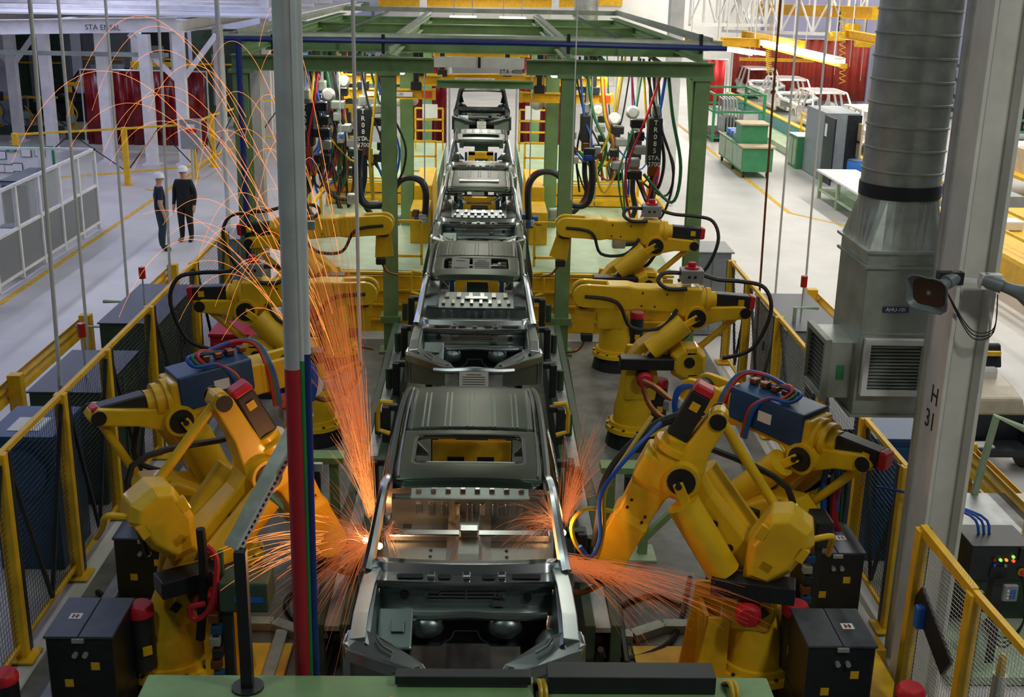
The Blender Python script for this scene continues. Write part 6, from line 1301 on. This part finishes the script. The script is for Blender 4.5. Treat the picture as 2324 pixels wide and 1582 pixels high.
# floor cables
for i, pts in enumerate(([(1.4, 10.0, .05), (1.45, 10.8, .04), (1.9, 11.2, .04), (2.2, 11.0, .04)], [(-3.9, 11.2, .04), (-3.4, 10.7, .04), (-3.6, 10.2, .04)], [(1.2, 9.4, .5), (1.35, 9.9, .06), (2.0, 10.3, .04), (2.4, 11.6, .04)], [(-1.3, 9.6, .5), (-1.5, 10.3, .05), (-1.9, 11, .04), (-1.6, 12, .04)])):
    tag(MB().tube(pts, .03, 6, 6).build('floor_cable', 'rubber', smooth=True), ['black cable on the floor by the duct-side floor channel', 'black cable on the floor inside the aisle fence', 'black cable dropping from the conveyor toward the duct-side weld stand', 'black cable dropping from the conveyor toward the pipe-side weld stand'][i], 'cable', 'floor cables')
for s, px in ((-1, 8), (1, 2066)):
    c = at(px, 1545 if s < 0 else 1578, y=8.2 if s < 0 else 8.0); t = thing('servo_motor', 'round black motor with red cap, %s' % ('beside the yellow base frame' if s < 0 else 'beside the mesh gate'), 'motor', (c.x, c.y, 0), 'black motors with red caps')
    MB().cyl((c.x, c.y, c.z-.25), (c.x, c.y, c.z), .11, n=18).build('housing', 'cabinet_black', t, smooth=True); MB().lathe((c.x, c.y, c.z), (0, 0, 1), [(0, .115), (.05, .115), (.08, .09)], 18).build('rim', 'cap_red', t, smooth=True); MB().b2((c.x-.08, c.y-.08, 0), (c.x+.08, c.y+.08, c.z-.25)).build('stand', 'black_metal', t)
c = at(2270, 1530, y=7.5); t = thing('yellow_bollard', 'yellow capped sensor post behind the mesh gate', 'sensor post', (c.x, c.y, 0))
MB().cyl((c.x, c.y, 0), (c.x, c.y, c.z), .05, n=12).build('post', 'galvanised', t); MB().lathe((c.x, c.y, c.z), (0, 0, 1), [(0, .035), (.14, .03), (.17, .015)], 12).build('cap', 'hose_yellow', t, smooth=True)
# ================================================================ weld sparks
def sparks(name, label, org, gen, n, mt, seed, r=.0022, life=.9, step=12):
    rnd = random.Random(seed); mb = MB(); org = V(org)
    for _ in range(n):
        v, t0, t1 = gen(rnd); v = V(v); o = org+V((rnd.gauss(0, .02), rnd.gauss(0, .04), rnd.gauss(0, .03)))
        pts = []; 
        for i in range(step+1):
            t = t0+(t1-t0)*i/step; dr = 1/(1+.12*t)
            p = o+V((v.x*t*dr, v.y*t*dr, v.z*t-4.9*t*t))
            if p.z < .03: break
            pts.append(p)
        if len(pts) > 2: mb.tube(pts, [r*(1-.55*i/step) for i in range(len(pts))], 3)
    return tag(mb.build(name, mt, auto=True), label, 'sparks', 'weld spark showers', 'stuff')
LW = V((-.86, 9.25, 1.62)); RW = V((.86, 9.30, 1.60)); LW2 = V((-.86, 9.6, 1.75))
def plume(r):
    tz = r.uniform(4.5, 9.2); t0 = r.uniform(0, .22); return (-r.uniform(.10, .60)*tz**.9*.5-.1, r.gauss(.35, .5), tz), t0, t0+r.uniform(.12, .42)
sparks('weld_sparks', 'dense orange spark plume rising along the pipe-side side of the welded body', LW2, plume, 400, 'spark_dim', 11, .0009)
sparks('weld_sparks', 'bright core of the spark plume close to the pipe-side door of the welded body', LW2, lambda r: ((-r.uniform(.1, 1.6), r.gauss(.2, .4), r.uniform(3, 7)), 0, r.uniform(.08, .26)), 150, 'spark', 12, .0009)
def arc(r):
    tz = r.uniform(6.3, 9.2); return (-r.uniform(.75, 2.6), r.gauss(.5, .55), tz), tz/9.8*r.uniform(.35, .7), tz/9.8*r.uniform(1.12, 1.55)
sparks('spark_arcs', 'thin orange spark arcs falling over the aisle side of the gantry', LW2, arc, 44, 'spark', 13, .0025, step=22)
sparks('weld_sparks', 'spark fan spraying sideways at the pipe-side door sill of the welded body', LW, lambda r: ((-r.uniform(.6, 4.2), r.gauss(-.1, 1.2), r.gauss(.2, 1.7)), 0, r.uniform(.08, .24)), 380, 'spark_dim', 14, .0011)
sparks('weld_sparks', 'golden spark curls between the pipe bundle and the welded body door', LW, lambda r: ((-r.uniform(2.6, 4.6), r.gauss(-.2, .7), r.uniform(.2, 2.2)), .12, r.uniform(.22, .36)), 34, 'spark', 15, .0028)
sparks('weld_sparks', 'spark fan rising beside the duct-side door of the welded body', RW+V((0, .3, .1)), lambda r: ((r.uniform(.05, 1.6), r.gauss(.6, .5), r.uniform(1.6, 4.8)), 0, r.uniform(.1, .28)), 200, 'spark_dim', 16, .0011)
sparks('weld_sparks', 'low spark jet shooting under the gun of the air duct side robot', RW+V((0, -.15, -.1)), lambda r: ((r.uniform(1.8, 7.5), r.gauss(-.2, .5), r.gauss(-.7, .45)), 0, r.uniform(.1, .26)), 230, 'spark_dim', 17, .0011)
sparks('weld_sparks', 'sparks flying inside the cabin of the welded body, air duct side', RW+V((-.12, .2, .1)), lambda r: ((-r.uniform(.2, 2.2), r.gauss(.6, .8), r.gauss(.8, .8)), .0, r.uniform(.08, .3)), 90, 'spark_dim', 18, .0013)
sparks('weld_sparks', 'sparks flying inside the cabin of the welded body, pipe bundle side', LW+V((.15, .1, .05)), lambda r: ((r.uniform(.1, 1.0), r.gauss(.1, .7), r.gauss(.2, .6)), .0, r.uniform(.05, .18)), 70, 'spark_dim', 19, .0013)
for i, (p, l) in enumerate(((LW+V((-.02, 0, .02)), 'white-hot weld spot at the pipe-side door of the welded body'), (RW+V((-.04, .05, .08)), 'white-hot weld spot at the duct-side door of the welded body'), (LW+V((.10, -.02, -.02)), 'white-hot weld spot inside the pipe-side sill of the welded body'))):
    tag(MB().sph(p, .028, 10, 6).build('weld_spot', 'spark_hot', smooth=True), l, 'weld spot', 'glowing weld spots')
    d = bpy.data.lights.new('weld_glow', 'POINT'); d.energy = 20; d.color = (1, .42, .16); d.shadow_soft_size = .04
    o = bpy.data.objects.new('weld_glow', d); COL.objects.link(o); o.location = p+V((.05 if p.x < 0 else -.05, -.04, .06))
for p, en in ((LW+V((-.3, .1, .2)), 3.5), (RW+V((.08, .25, .1)), .8)):
    d = bpy.data.lights.new('weld_glow', 'POINT'); d.energy = en; d.color = (1, .40, .14); d.shadow_soft_size = .15
    o = bpy.data.objects.new('weld_glow', d); COL.objects.link(o); o.location = p
